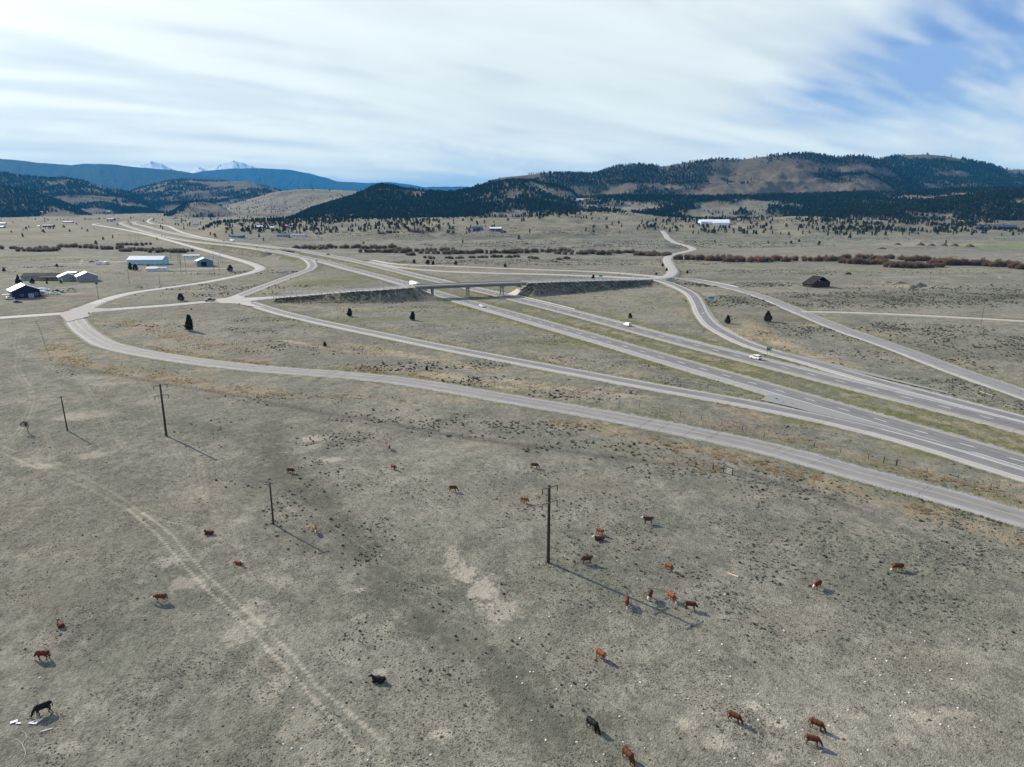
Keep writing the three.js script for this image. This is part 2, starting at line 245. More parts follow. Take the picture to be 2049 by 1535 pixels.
for (const [pts, w, s] of [[[[560,680],[640,695],[760,712]], 2.2, .8],[[[690,690],[760,700],[800,710],[880,725],[1000,745]], 4, .6],[[[1000,760],[1100,775],[1200,785],[1300,800]], 4, .5],[[[860,745],[930,760],[1000,772],[1060,782]], 3.2, .5],[[[1480,640],[1600,700],[1750,760],[1950,830],[2060,870]], 6, .28],[[[1440,655],[1500,672],[1560,690]], 5, .5],[[[560,610],[640,615],[740,618]], 4, .4]]) trackLine(pts, w, C.straw, s, .9);
// greener grass beside the carriageways and inside the interchange
for (const [px, py, rx, rz, s] of [[650,566,34,26,.75],[720,556,30,20,.5],[690,590,30,9,.35],[1000,615,60,9,.4],[1150,690,36,14,.4],[900,640,40,12,.3],[700,640,40,10,.35],[1350,610,26,10,.35],[560,640,20,8,.3],[1700,840,24,8,.5],[1900,905,20,7,.5],[150,560,26,24,.35],[120,568,22,10,.6],[330,545,30,8,.5],[100,515,90,26,.5],[500,560,30,16,.25]]) blob(px, py, rx, rz, C.green, s, .7);
for (const [px, py, rx, rz, s] of [[170,478,330,60,.55],[700,470,420,30,.4],[1750,540,160,30,.4],[1450,530,120,24,.35],[1650,490,160,30,.35],[1100,600,80,9,.25],[1250,595,60,14,.3],[1300,625,40,14,.3],[760,620,40,8,.4]]) blob(px, py, rx, rz, [.215,.205,.13], s, .6);
for (const [px, py, rx, rz, s] of [[1990,492,90,40,.9]]) blob(px, py, rx, rz, [.16,.205,.06], s, .3);
for (const [px, py, rx, rz, s] of [[600,463,300,26,.75],[470,467,160,22,.6]]) blob(px, py, rx, rz, [.32,.29,.175], s, .4);
for (const [px, py, rx, rz, s] of [[1800,600,110,34,.5],[1900,590,90,22,.4],[1560,640,26,20,.4],[1480,600,20,20,.45],[1900,700,44,24,.35],[1450,560,60,12,.45],[1150,520,160,18,.35],[950,480,300,40,.35],[1150,480,200,40,.35]]) blob(px, py, rx, rz, [.10,.10,.078], s, .8);
for (const [px, py, rx, rz, s] of [[1620,520,44,10,.8],[1780,572,44,8,.6],[1850,575,40,7,.45],[1500,663,10,10,.5],[1420,590,6,12,.5],[1000,543,70,5,.5],[1200,548,40,3,.5],[1440,668,8,8,.4],[1880,490,130,30,.5],[1640,572,14,5,.4],[1950,518,60,12,.4]]) blob(px, py, rx, rz, [.31,.265,.19], s, .7);
// yards
for (const [px, py, rx, rz, s] of [[225,524,42,7,.9],[345,524,60,5,.75],[410,538,26,8,.75],[360,546,40,6,.5],[135,515,36,12,.45],[130,528,26,6,.6],[110,588,22,7,.6],[245,519,30,5,.6],[30,580,40,3,.5]]) blob(px, py, rx, rz, C.gravel, s, .5);
for (const [px, py, rx, rz, s] of [[130,593,26,8,.7],[330,580,30,9,.3],[170,617,20,7,.3]]) blob(px, py, rx, rz, [.16,.115,.09], s, .5);
rut([[0,586],[60,586],[110,583]], .6, 1.6); rut([[110,612],[150,606],[175,603]], .5, 1.2); rut([[0,507],[80,507],[130,508]], .4, 2.5); rut([[175,512],[240,517]], .6, 2.5); rut([[165,520],[160,530]], .6, 1.5);
rut([[1560,560],[1600,585],[1690,610]], .25, 1.5); rut([[1760,556],[1900,553],[1960,552]], .5, 2); rut([[2060,560],[2005,558],[2000,553]], .5, 2); rut([[1390,502],[1480,500],[1600,497]], .5, 1.6);
for (const [i0, i1] of [xSpan(ROADS.cross, 575, 836), xSpan(ROADS.cross, 1044, 1300)]) { const R = ROADS.cross, p = []; for (let i = i0; i <= i1; i++) for (const d of [9, 14, 18]) p.push(V(R.s[i].x + R.side[i][0] * d, 0, R.s[i].z + R.side[i][1] * d)); lines.push({ p, w: 4.4, col: [.058, .049, .037], s: .95, broken: .8 }); }   // dark brush on the banks
const roadField = (x0, z0, w, d, step) => {                                  // distance to the nearest road edge, on a raster
  const nx = Math.ceil(w / step) + 2, nz = Math.ceil(d / step) + 2, D = new Float32Array(nx * nz).fill(99), H = new Uint8Array(nx * nz), o = {};
  for (let j = 0; j < nz; j++) for (let i = 0; i < nx; i++) { nearRoads(x0 + i * step, z0 + j * step, o); D[j * nx + i] = o.d; H[j * nx + i] = o.road && o.road.w > 12 ? 1 : 0; }
  return (x, z) => { const a = (x - x0) / step, b = (z - z0) / step, i = clamp(Math.floor(a), 0, nx - 2), j = clamp(Math.floor(b), 0, nz - 2), fa = a - i, fb = b - j, k = j * nx + i; return [lerp(lerp(D[k], D[k + 1], fa), lerp(D[k + nx], D[k + nx + 1], fa), fb), H[k]]; };
};
const toS = v => { v = v < 0 ? 0 : v > 1 ? 1 : v; return 255 * (v <= 0.0031308 ? v * 12.92 : 1.055 * Math.pow(v, 1 / 2.4) - 0.055); };
const SRGB = new Uint8Array(4097); for (let i = 0; i <= 4096; i++) SRGB[i] = toS(i / 4096);
function groundTexture(x0, z0, w, d, nx, nz, coarse) {                        // x0, z0: the far left corner; z grows towards the camera
  const F = new Float32Array(nx * nz * 3), field = roadField(x0, z0, w, d, coarse ? 4 : 2), sx = w / nx, sz = d / nz, r = rngOf(nx + Math.round(x0)), gx = 1 / sx > 5;
  for (let j = 0; j < nz; j++) {
    const z = z0 + (j + .5) * sz;
    for (let i = 0; i < nx; i++) {
      const x = x0 + (i + .5) * sx, k = (j * nx + i) * 3;
      const n1 = fbm(x * .012 + 4, z * .012, 3), n2 = fbm(x * .07, z * .07 + 9, 3), n3 = noise(x * .42 + z * .1, z * .36), n4 = noise(x * 1.3 + 5, z * 1.0 - x * .3), n5 = noise(x * 3.9, z * 3.1);
      const t = clamp(.45 + n1 * .95 + n2 * 1.05 + n3 * .25), gr = clamp(.1 - n2 * .9 + n1 * .4 + n4 * .12), br = clamp(n1 * -.8 + fbm(x * .031 - 40, z * .031, 2) * 1.1 - .05 + n3 * .1);
      let a = lerp(C.sage[0], C.tan[0], t), b = lerp(C.sage[1], C.tan[1], t), c = lerp(C.sage[2], C.tan[2], t);
      a = lerp(a, .122, gr * .45); b = lerp(b, .128, gr * .45); c = lerp(c, .093, gr * .45);
      a = lerp(a, .178, br * .6); b = lerp(b, .150, br * .6); c = lerp(c, .125, br * .6);
      const [dr, hw] = field(x, z);
      if (dr < 26) {
        const wob = dr + 1.3 * n3 + .8 * n4;
        const g1 = sm(1.0, 2.2, wob) * sm(hw ? 10 : 5.5, hw ? 5 : 2.6, wob) * (hw ? .85 : .55) * clamp(.8 + n2); a = lerp(a, C.green[0] * .95, g1); b = lerp(b, C.green[1] * .95, g1); c = lerp(c, C.green[2], g1);
        const g2 = sm(3.5, 6, wob) * sm(16, 7, wob) * clamp(.15 + n2 * 1.6 + n3 * .5) * .55; a = lerp(a, C.ochre[0], g2); b = lerp(b, C.ochre[1], g2); c = lerp(c, C.ochre[2], g2);
        const g0 = sm(1.9, .8, dr + .7 * n4); a = lerp(a, C.gravel[0] * .9, g0); b = lerp(b, C.gravel[1] * .9, g0); c = lerp(c, C.gravel[2] * .9, g0);
      }
      const q = (1 + .20 * n4 + .24 * n5 * (coarse ? .6 : 1) + (r() - .5) * (gx ? .62 : .42)) * (1 + .12 * n3);
      F[k] = a * q; F[k + 1] = b * q; F[k + 2] = c * q;
    }
  }
  const mixTo = (i, j, col, s) => { const k = (j * nx + i) * 3; F[k] = lerp(F[k], col[0] * (F[k] * 1.5 + .72), s); F[k + 1] = lerp(F[k + 1], col[1] * (F[k + 1] * 1.5 + .72), s); F[k + 2] = lerp(F[k + 2], col[2] * (F[k + 2] * 1.5 + .75), s); };
  for (const o of blobs) {
    const i0 = Math.max(0, Math.floor((o.x - o.rx * 1.7 - x0) / sx)), i1 = Math.min(nx - 1, Math.ceil((o.x + o.rx * 1.7 - x0) / sx)), j0 = Math.max(0, Math.floor((o.z - o.rz * 1.7 - z0) / sz)), j1 = Math.min(nz - 1, Math.ceil((o.z + o.rz * 1.7 - z0) / sz));
    const fq = 3 / Math.max(o.rx, .6);
    for (let j = j0; j <= j1; j++) for (let i = i0; i <= i1; i++) {
      const x = x0 + (i + .5) * sx, z = z0 + (j + .5) * sz, e = Math.hypot((x - o.x) / o.rx, (z - o.z) / o.rz) + o.rough * (.75 * fbm(x * fq + o.x, z * fq, 3) + .35 * noise(x * 2.3, z * 1.9));
      if (e < 1.15) mixTo(i, j, o.col, o.s * sm(1.15, .45, e));
    }
  }
  for (const L of lines) for (const p of L.p) {
    const R = L.w * 1.7; if (p.x < x0 - R || p.x > x0 + w + R || p.z < z0 - R || p.z > z0 + d + R) continue;
    const i0 = Math.max(0, Math.floor((p.x - R - x0) / sx)), i1 = Math.min(nx - 1, Math.ceil((p.x + R - x0) / sx)), j0 = Math.max(0, Math.floor((p.z - R - z0) / sz)), j1 = Math.min(nz - 1, Math.ceil((p.z + R - z0) / sz));
    for (let j = j0; j <= j1; j++) for (let i = i0; i <= i1; i++) {
      const x = x0 + (i + .5) * sx, z = z0 + (j + .5) * sz, e = Math.hypot(x - p.x, z - p.z) / L.w;
      if (e < 1.6) { const u = sm(1.25, .3, e + L.broken * (.55 * noise(x * 1.1, z * 1.1) + .45 * noise(x * .21 + 8, z * .21))); if (u > .01) mixTo(i, j, L.col, L.s * u * Math.min(.8, .40 / L.w + .12)); }
    }
  }
  const out = new Uint8Array(nx * nz * 4);
  for (let j = 0; j < nz; j++) for (let i = 0; i < nx; i++) { const k = (j * nx + i) * 3, m = ((nz - 1 - j) * nx + i) * 4; for (let c = 0; c < 3; c++) out[m + c] = SRGB[clamp(Math.round(F[k + c] * 4096), 0, 4096)]; out[m + 3] = 255; }
  const tx = new THREE.DataTexture(out, nx, nz); tx.colorSpace = THREE.SRGBColorSpace; tx.magFilter = THREE.LinearFilter; tx.needsUpdate = true; return tx;
}
const tile = (n, f) => { const o = new Uint8Array(n * n * 4); for (let j = 0; j < n; j++) for (let i = 0; i < n; i++) { const v = clamp(f(i / n, j / n)) * 255, k = (j * n + i) * 4; o[k] = o[k + 1] = o[k + 2] = v; o[k + 3] = 255; } const t = new THREE.DataTexture(o, n, n); t.wrapS = t.wrapT = THREE.RepeatWrapping; t.magFilter = THREE.LinearFilter; t.needsUpdate = true; return t; };
const bumpTile = (() => { const r = rngOf(31), n = 512, a = new Float32Array(n * n); for (let i = 0; i < a.length; i++) a[i] = r(); return tile(n, (u, v) => { const i = Math.floor(u * n), j = Math.floor(v * n), g = (s) => a[((Math.floor(j / s)) % n) * n + Math.floor(i / s) % n]; const w = .5 + .25 * Math.sin(6.2832 * (u * 3 + Math.sin(6.2832 * v * 2))) * Math.sin(6.2832 * (v * 5 + .3 * Math.sin(6.2832 * u * 3))); return .35 * g(1) + .3 * g(2) + .2 * g(4) + .15 * w; }); })();
function groundPatch(name, x0, x1, zNear, zFar, step, tex, bumpSize, bump) {
  const w = x1 - x0, d = zNear - zFar, nx = Math.round(w / step), nz = Math.round(d / step), pos = new Float32Array((nx + 1) * (nz + 1) * 3), uv = new Float32Array((nx + 1) * (nz + 1) * 2), idx = new Uint32Array(nx * nz * 6);
  for (let j = 0, k = 0; j <= nz; j++) for (let i = 0; i <= nx; i++, k++) { const x = x0 + w * i / nx, z = zFar + d * j / nz; pos[k * 3] = x; pos[k * 3 + 1] = height(x, z); pos[k * 3 + 2] = z; uv[k * 2] = i / nx; uv[k * 2 + 1] = 1 - j / nz; }
  for (let j = 0, k = 0; j < nz; j++) for (let i = 0; i < nx; i++) { const a = j * (nx + 1) + i, b = a + nx + 1; idx[k++] = a; idx[k++] = b; idx[k++] = a + 1; idx[k++] = a + 1; idx[k++] = b; idx[k++] = b + 1; }
  const g = new THREE.BufferGeometry(); g.setAttribute('position', new THREE.BufferAttribute(pos, 3)); g.setAttribute('uv', new THREE.BufferAttribute(uv, 2)); g.setIndex(new THREE.BufferAttribute(idx, 1)); g.computeVertexNormals();
  const bt = bumpTile.clone(); bt.repeat.set(w / bumpSize, d / bumpSize); bt.needsUpdate = true;
  return structure(name, g, new THREE.MeshPhysicalMaterial({ map: tex, roughness: 1, specularIntensity: .08, bumpMap: bt, bumpScale: bump }));
}
groundPatch('pasture_ground', -155, 0, -36, -190, 1.4, groundTexture(-155, -190, 155, 154, 2048, 2048), 34, .15);
groundPatch('pasture_ground', 0, 155, -36, -190, 1.4, groundTexture(0, -190, 155, 154, 2048, 2048), 34, .15);
groundPatch('interchange_ground', -390, 0, -190, -490, 2, groundTexture(-390, -490, 390, 300, 2048, 1536), 70, .2);
groundPatch('interchange_ground', 0, 390, -190, -490, 2, groundTexture(0, -490, 390, 300, 2048, 1536), 70, .2);
groundPatch('valley_ground', -1060, 0, -490, -1300, 3.2, groundTexture(-1060, -1300, 1060, 810, 2048, 1024, true), 160, .25);
groundPatch('valley_ground', 0, 1060, -490, -1300, 3.2, groundTexture(0, -1300, 1060, 810, 2048, 1024, true), 160, .25);
{ // level country all round, below the surveyed sheets
  const g = new THREE.PlaneGeometry(60000, 60000, 8, 8).rotateX(-Math.PI / 2).translate(0, -2.2, -20000);
  structure('outer_ground', g, lin(.16, .15, .12));
}
// hills: a fan of rows that widen with distance
const WOOD = { west_front: .95, west_back: .74, west_far: .58, tan: .05, knoll: .3, knob: .80, main: .62, east_far: .66, east_front: .80, bench: .62, swell: .10 };
const woodAt = (x, z) => {                                                   // share of the ground under trees
  landform(x, z); const id = ridgeId; let s = id < 0 ? .007 : WOOD[RIDGES[id].n];
  const n = fbm(x * .0045 + 3, z * .0045, 4) * 1.5 + .5 * fbm(x * .016, z * .016, 3), east = sm(.36, .52, x / -z) * sm(1330, 1480, -z); if (east > 0 && (id < 0 || RIDGES[id].n === 'swell')) return clamp(east * (.46 + .7 * n));
  if (id < 0) s *= sm(1250, 1900, -z) * (1 + 2 * n); else if (s > .3) s = (RIDGES[id].n === 'main' ? 1 + .45 * sm(.24, .10, x / -z) : 1) * sm(-.05, .42, ridgeP + .55 * n + (RIDGES[id].n === 'east_front' ? .3 : 0)) * clamp(s + (n - .05) * (s > .7 ? .8 : 1.3)); else s = clamp(s * (1 + 2.2 * n) * (RIDGES[id].n === 'swell' ? .6 + 2.6 * sm(.55, .95, ridgeP) : 1));
  return s;
};
{
  const U = .86, nx = 940, rows = []; for (let z = 1300; z < 7600; z *= 1.0062) rows.push(z);
  const nz = rows.length, pos = new Float32Array((nx + 1) * nz * 3), col = new Float32Array((nx + 1) * nz * 3), idx = new Uint32Array(nx * (nz - 1) * 6);
  for (let j = 0, k = 0; j < nz; j++) for (let i = 0; i <= nx; i++, k++) {
    const z = -rows[j], x = (i / nx * 2 - 1) * U * rows[j]; const h = height(x, z);
    pos[k * 3] = x; pos[k * 3 + 1] = h; pos[k * 3 + 2] = z;
    const wd = woodAt(x, z), id = ridgeId, p = ridgeP, n = fbm(x * .006, z * .006, 4), m = noise(x * .05, z * .05), rock = id >= 0 && RIDGES[id].n !== 'swell' ? clamp(fbm(x * .004 + 50, z * .009, 4) * 2.2 - .25 + (RIDGES[id].n === 'main' ? .6 * p : .15)) : 0;
    let c = [lerp(.150, .205, clamp(.5 + n + m * .2)), lerp(.144, .188, clamp(.5 + n + m * .2)), lerp(.112, .142, clamp(.5 + n))];
    if (id < 0) { const f = clamp(.4 + 1.4 * fbm(x * .002, z * .006, 3)); c = [lerp(c[0], .235, f * .5), lerp(c[1], .215, f * .5), lerp(c[2], .145, f * .5)]; }
    if (id >= 0 && /main|east_far|west/.test(RIDGES[id].n)) c = [c[0] * .66, c[1] * .60, c[2] * .60];
    const wf = sm(.15, .7, wd) * .55; c = [lerp(c[0], .085, wf), lerp(c[1], .082, wf), lerp(c[2], .058, wf)];
    c = [lerp(c[0], .085, rock * .8), lerp(c[1], .062, rock * .8), lerp(c[2], .055, rock * .8)];
    const q = 1 + .16 * m + .12 * noise(x * .14, z * .14); col[k * 3] = c[0] * q; col[k * 3 + 1] = c[1] * q; col[k * 3 + 2] = c[2] * q;
  }
  for (let j = 0, k = 0; j < nz - 1; j++) for (let i = 0; i < nx; i++) { const a = j * (nx + 1) + i, b = a + nx + 1; idx[k++] = a; idx[k++] = a + 1; idx[k++] = b; idx[k++] = a + 1; idx[k++] = b + 1; idx[k++] = b; }
  const g = new THREE.BufferGeometry(); g.setAttribute('position', new THREE.BufferAttribute(pos, 3)); g.setAttribute('color', new THREE.BufferAttribute(col, 3)); g.setIndex(new THREE.BufferAttribute(idx, 1)); g.computeVertexNormals();
  structure('hill_terrain', g, new THREE.MeshPhysicalMaterial({ vertexColors: true, roughness: 1, specularIntensity: .05 }));
}
// far ranges, each with its own front
function range(name, pts, D, W, colour, snow) {
  const nx = 420, nz = 70, x0 = pts[0][0], x1 = pts[pts.length - 1][0], pos = [], col = [], idx = [];
  for (let j = 0; j <= nz; j++) for (let i = 0; i <= nx; i++) {
    const px = lerp(x0, x1, i / nx), t0 = j / nz * 1.35, depth = D - W * (1 - t0), x = (px - 1024.5) / FOCAL * depth * CP;
    let k = 0; while (k < pts.length - 2 && pts[k + 1][0] < px) k++; const a = pts[k], b = pts[k + 1], f = clamp((px - a[0]) / (b[0] - a[0])); let py = lerp(a[1], b[1], f * f * (3 - 2 * f) * .5 + f * .5);
    py += (snow && snow[0] < 1 ? .25 : .8) * fbm(px * .09, D * .01, 3);
    const crest = levelAt(py, depth), t = clamp(t0 < 1 ? t0 : 1 - (t0 - 1) * 1.6), wv = 26 * fbm(px * .02 + 5, t * 2.4 + D, 3), gul = (snow && snow[0] < 1 ? .35 : 1) * .55 * Math.abs(fbm((px + wv) * .03 + D, t * 1.9, 5)) + .35 * Math.abs(fbm((px - wv) * .08 + D, t * 4.2 + 7, 4));
    const y = crest * (Math.pow(t, .8) - 1.1 * gul * t * (1 - t)) - 60 * (1 - t);
    pos.push(x, y, -depth);
    const n = fbm(px * .05, t * 5 + D, 4), q = 1 + .5 * n; let c = colour.map(v => v * q);
    if (snow) { const s = sm(snow[0], snow[1], y / crest + .10 * n - .30 * gul) * sm(-.16, .16, .34 + .8 * fbm(px * .16 + 20, t * 7, 4)); c = c.map((v, m) => lerp(v, [.80, .83, .88][m], s)); }
    col.push(...c);
  }
  for (let j = 0; j < nz; j++) for (let i = 0; i < nx; i++) { const a = j * (nx + 1) + i, b = a + nx + 1; idx.push(a, a + 1, b, a + 1, b + 1, b); }
  const g = new THREE.BufferGeometry(); g.setAttribute('position', new THREE.Float32BufferAttribute(pos, 3)); g.setAttribute('color', new THREE.Float32BufferAttribute(col, 3)); g.setIndex(idx); g.computeVertexNormals();
  return structure(name, g, new THREE.MeshPhysicalMaterial({ vertexColors: true, roughness: 1, specularIntensity: .05 }));
}
range('near_mountain_range', [[-500,300],[-250,306],[-100,312],[0,316],[50,320],[100,326],[150,330],[185,327],[230,328],[290,335],[330,338],[370,342],[400,348],[440,356],[470,364],[520,380],[600,400]], 14500, 4200, [.010, .018, .020]);
range('far_mountain_range', [[300,380],[340,360],[390,346],[420,341],[470,337],[512,336],[545,337],[580,338.5],[620,346],[650,354],[680,363],[740,366],[780,364],[820,369],[850,374],[930,373],[1000,378],[1100,392]], 19500, 4200, [.011, .019, .023], [1.02, 1.2]);
range('snowy_mountain', [[240,352],[270,341],[285,333],[300,326],[313,322],[330,326],[350,337],[372,346],[400,356]], 22500, 3200, [.02, .028, .034], [.62, .84]);
range('snowy_mountain', [[340,356],[385,346],[400,337],[410,335],[422,340],[440,333],[455,325],[475,321],[490,324],[505,330],[525,336],[560,342],[600,356]], 22200, 3200, [.02, .028, .034], [.62, .84]);

// ------------------------------------------------------------------ road surfaces
function roadTexture(profile, seed, opt = {}) {                              // across: u; along: v, 120 m
  const nx = 128, nz = 1024, o = new Uint8Array(nx * nz * 4), r = rngOf(seed);
  const cracks = []; for (let i = 0; i < (opt.cracks ?? 7) * 2; i++) cracks.push([r(), (r() - .5) * .012, r() * 9]); const patches = []; for (let i = 0; i < 7; i++) patches.push([r(), .01 + .05 * r(), r() * .7, .2 + .3 * r(), .86 + .3 * r()]);
  for (let j = 0; j < nz; j++) for (let i = 0; i < nx; i++) {
    const u = (i + .5) / nx, v = (j + .5) / nz; let c = profile(u), q = 1 + .07 * noise(u * 9 + seed, Math.sin(v * 6.2832) * 14) + .06 * noise(u * 40, v * 64 % 64) + .06 * noise(u * 14 + 7, v * 16) + (r() - .5) * .18; for (const [pv, pl, pu, pw, pq] of patches) if (v > pv && v < pv + pl && u > pu && u < pu + pw) q *= pq;
    for (const [cv, sl, ph] of cracks) if (Math.abs(v - cv - sl * u - .001 * Math.sin(u * 17 + ph)) < .0007) q *= .55;
    const k = (j * nx + i) * 4; for (let m = 0; m < 3; m++) o[k + m] = toS(c[m] * q * .82); o[k + 3] = 255;
  }
  const t = new THREE.DataTexture(o, nx, nz); t.colorSpace = THREE.SRGBColorSpace; t.wrapS = THREE.ClampToEdgeWrapping; t.wrapT = THREE.RepeatWrapping; t.magFilter = THREE.LinearFilter; t.needsUpdate = true; return t;
}
const ramp3 = (...st) => u => { let k = 0; while (k < st.length - 2 && st[k + 1][0] < u) k++; const a = st[k], b = st[k + 1], t = clamp((u - a[0]) / (b[0] - a[0])), v = lerp(a[1], b[1], t), w = lerp(a[2] ?? 0, b[2] ?? 0, t); return [v * (1 + w), v, v * (1 - w)]; };
const bed = tex => new THREE.MeshPhysicalMaterial({ map: tex, roughness: .85, specularIntensity: .45 });
const asphaltOld = bed(roadTexture(ramp3([0, .36, .03], [.06, .30], [.14, .265], [.3, .245], [.48, .27], [.52, .27], [.7, .245], [.86, .265], [.94, .30, -.02], [1, .36, .02]), 3, { cracks: 5 }));
const asphaltHighway = bed(roadTexture(ramp3([0, .33, .03], [.10, .31], [.13, .25], [.22, .185], [.29, .235], [.36, .185], [.46, .25], [.55, .185], [.62, .235], [.70, .19], [.75, .26], [.78, .31], [1, .35, .03]), 5, { cracks: 5 }));
const asphaltHighwayN = bed(roadTexture(u => { const p = ramp3([0, .33, .03], [.10, .31], [.13, .25], [.22, .185], [.29, .235], [.36, .185], [.46, .25], [.55, .185], [.62, .235], [.70, .19], [.75, .26], [.78, .31], [1, .35, .03]); return p(1 - u); }, 6, { cracks: 5 }));
const asphaltRamp = bed(roadTexture(ramp3([0, .40, .05], [.13, .37, .04], [.20, .23], [.5, .205], [.78, .225], [.85, .37, .04], [1, .40, .05]), 8, { cracks: 3 }));
const gravelRoad = bed(roadTexture(ramp3([0, .38, .08], [.25, .43, .07], [.35, .47, .06], [.5, .42, .07], [.65, .47, .06], [.75, .43, .07], [1, .38, .08]), 9, { cracks: 0 }));
const paleRoad = bed(roadTexture(ramp3([0, .42, .05], [.2, .39, .03], [.5, .41, .03], [.8, .39, .03], [1, .42, .05]), 12, { cracks: 4 }));
const offset = (R, i, d) => { const p = R.s[i], q = R.side[i]; return V(p.x + q[0] * d, p.y + R.lift, p.z + q[1] * d); };
function ribbon(R, from, to, a, b, lift, skirt) {                            // from sample to sample, between offsets a and b to the right of travel
  const pos = [], uv = [], idx = []; let s = 0; const cross = skirt ? [[a - .5, -.45], [a, 0], [b, 0], [b + .5, -.45]] : [[a, 0], [b, 0]], m = cross.length;
  for (let i = from; i <= to; i++) { if (i > from) s += R.s[i].distanceTo(R.s[i - 1]); for (const [d, y] of cross) { const p = offset(R, i, d); pos.push(p.x, p.y + lift + y, p.z); uv.push(clamp((d - a) / (b - a)), s / 120); } }
  for (let i = 0; i < to - from; i++) for (let k = 0; k < m - 1; k++) { const p = i * m + k; idx.push(p, p + 1, p + m, p + 1, p + m + 1, p + m); }
  const g = new THREE.BufferGeometry(); g.setAttribute('position', new THREE.Float32BufferAttribute(pos, 3)); g.setAttribute('uv', new THREE.Float32BufferAttribute(uv, 2)); g.setIndex(idx); g.computeVertexNormals(); return g;
}
function strip(R, s0, s1, d, w, lift) {                                       // a painted stroke between two arc lengths
  const pos = [], uv = [], idx = [], n = Math.max(1, Math.ceil((s1 - s0) / 4));
  for (let i = 0; i <= n; i++) { const f = clamp(lerp(s0, s1, i / n) / R.len) * R.n, k = Math.min(R.n - 1, Math.floor(f)), t = f - k; for (const e of [d - w / 2, d + w / 2]) { const p = offset(R, k, e).lerp(offset(R, k + 1, e), t); pos.push(p.x, p.y + lift, p.z); uv.push(0, 0); } }
  for (let i = 0; i < n; i++) { const p = i * 2; idx.push(p, p + 1, p + 2, p + 1, p + 3, p + 2); }
  const g = new THREE.BufferGeometry(); g.setAttribute('position', new THREE.Float32BufferAttribute(pos, 3)); g.setAttribute('uv', new THREE.Float32BufferAttribute(uv, 2)); g.setAttribute('normal', new THREE.Float32BufferAttribute(pos.map((_, i) => i % 3 === 1 ? 1 : 0), 3)); g.setIndex(idx); return g;
}
const ORD = 'first second third fourth fifth sixth seventh eighth ninth tenth eleventh twelfth thirteenth fourteenth fifteenth sixteenth seventeenth eighteenth nineteenth'.split(' '), TENS = ['', '', 'twenty', 'thirty', 'forty', 'fifty', 'sixty', 'seventy', 'eighty', 'ninety'];
const ordinal = n => n < 20 ? ORD[n - 1] : n === 100 || n === 200 ? (n > 100 ? 'two ' : '') + 'hundredth' : n > 99 ? (n > 200 ? 'two hundred and ' : 'hundred and ') + ordinal(n % 100) : n % 10 ? TENS[Math.floor(n / 10)] + '-' + ORD[n % 10 - 1] : TENS[n / 10].slice(0, -1) + 'ieth';
const landmarks = [];                                                        // [x, z, phrase]
function byLandmark(items, marks, phrase) {                                  // items: [x, z, set]; each is named by its rank from the landmark nearest to it
  const per = marks.map(() => []); for (const it of items) { let b = 0, bd = 1e18; marks.forEach((m, i) => { const d = (m[0] - it[0]) ** 2 + (m[1] - it[1]) ** 2; if (d < bd) { bd = d; b = i; } }); per[b].push([bd, it]); }
  per.forEach((l, i) => { l.sort((a, b) => a[0] - b[0]); l.forEach(([, it], k) => it[2](phrase(k ? ordinal(k + 1) + ' nearest' : 'nearest', marks[i][2]))); });
}
const whitePaint = lin(.72, .72, .70), yellowPaint = lin(.55, .36, .08), sealTar = lin(.085, .085, .09), wornWhite = lin(.55, .55, .54);
function layRoad(key, name, mat, marks) { const R = ROADS[key], m = structure(name, ribbon(R, 0, R.n, -R.w / 2, R.w / 2, 0, true), mat); for (const [n, list, mt] of marks || []) if (list.length) part(m, n, join(list), mt); R.mesh = m; return m; }
const sOf = (R, px) => xSpan(R, px, px)[0] / R.n * R.len;
const full = (R, d, w, lift = .006, a = 0, b = R.len) => strip(R, a, b, d, w, lift);
const dashes = (R, d, w, on, off, lift, a = 0, b = R.len) => { const l = []; for (let s = a; s < b; s += on + off) l.push(strip(R, s, Math.min(b, s + on), d, w, lift)); return l; };
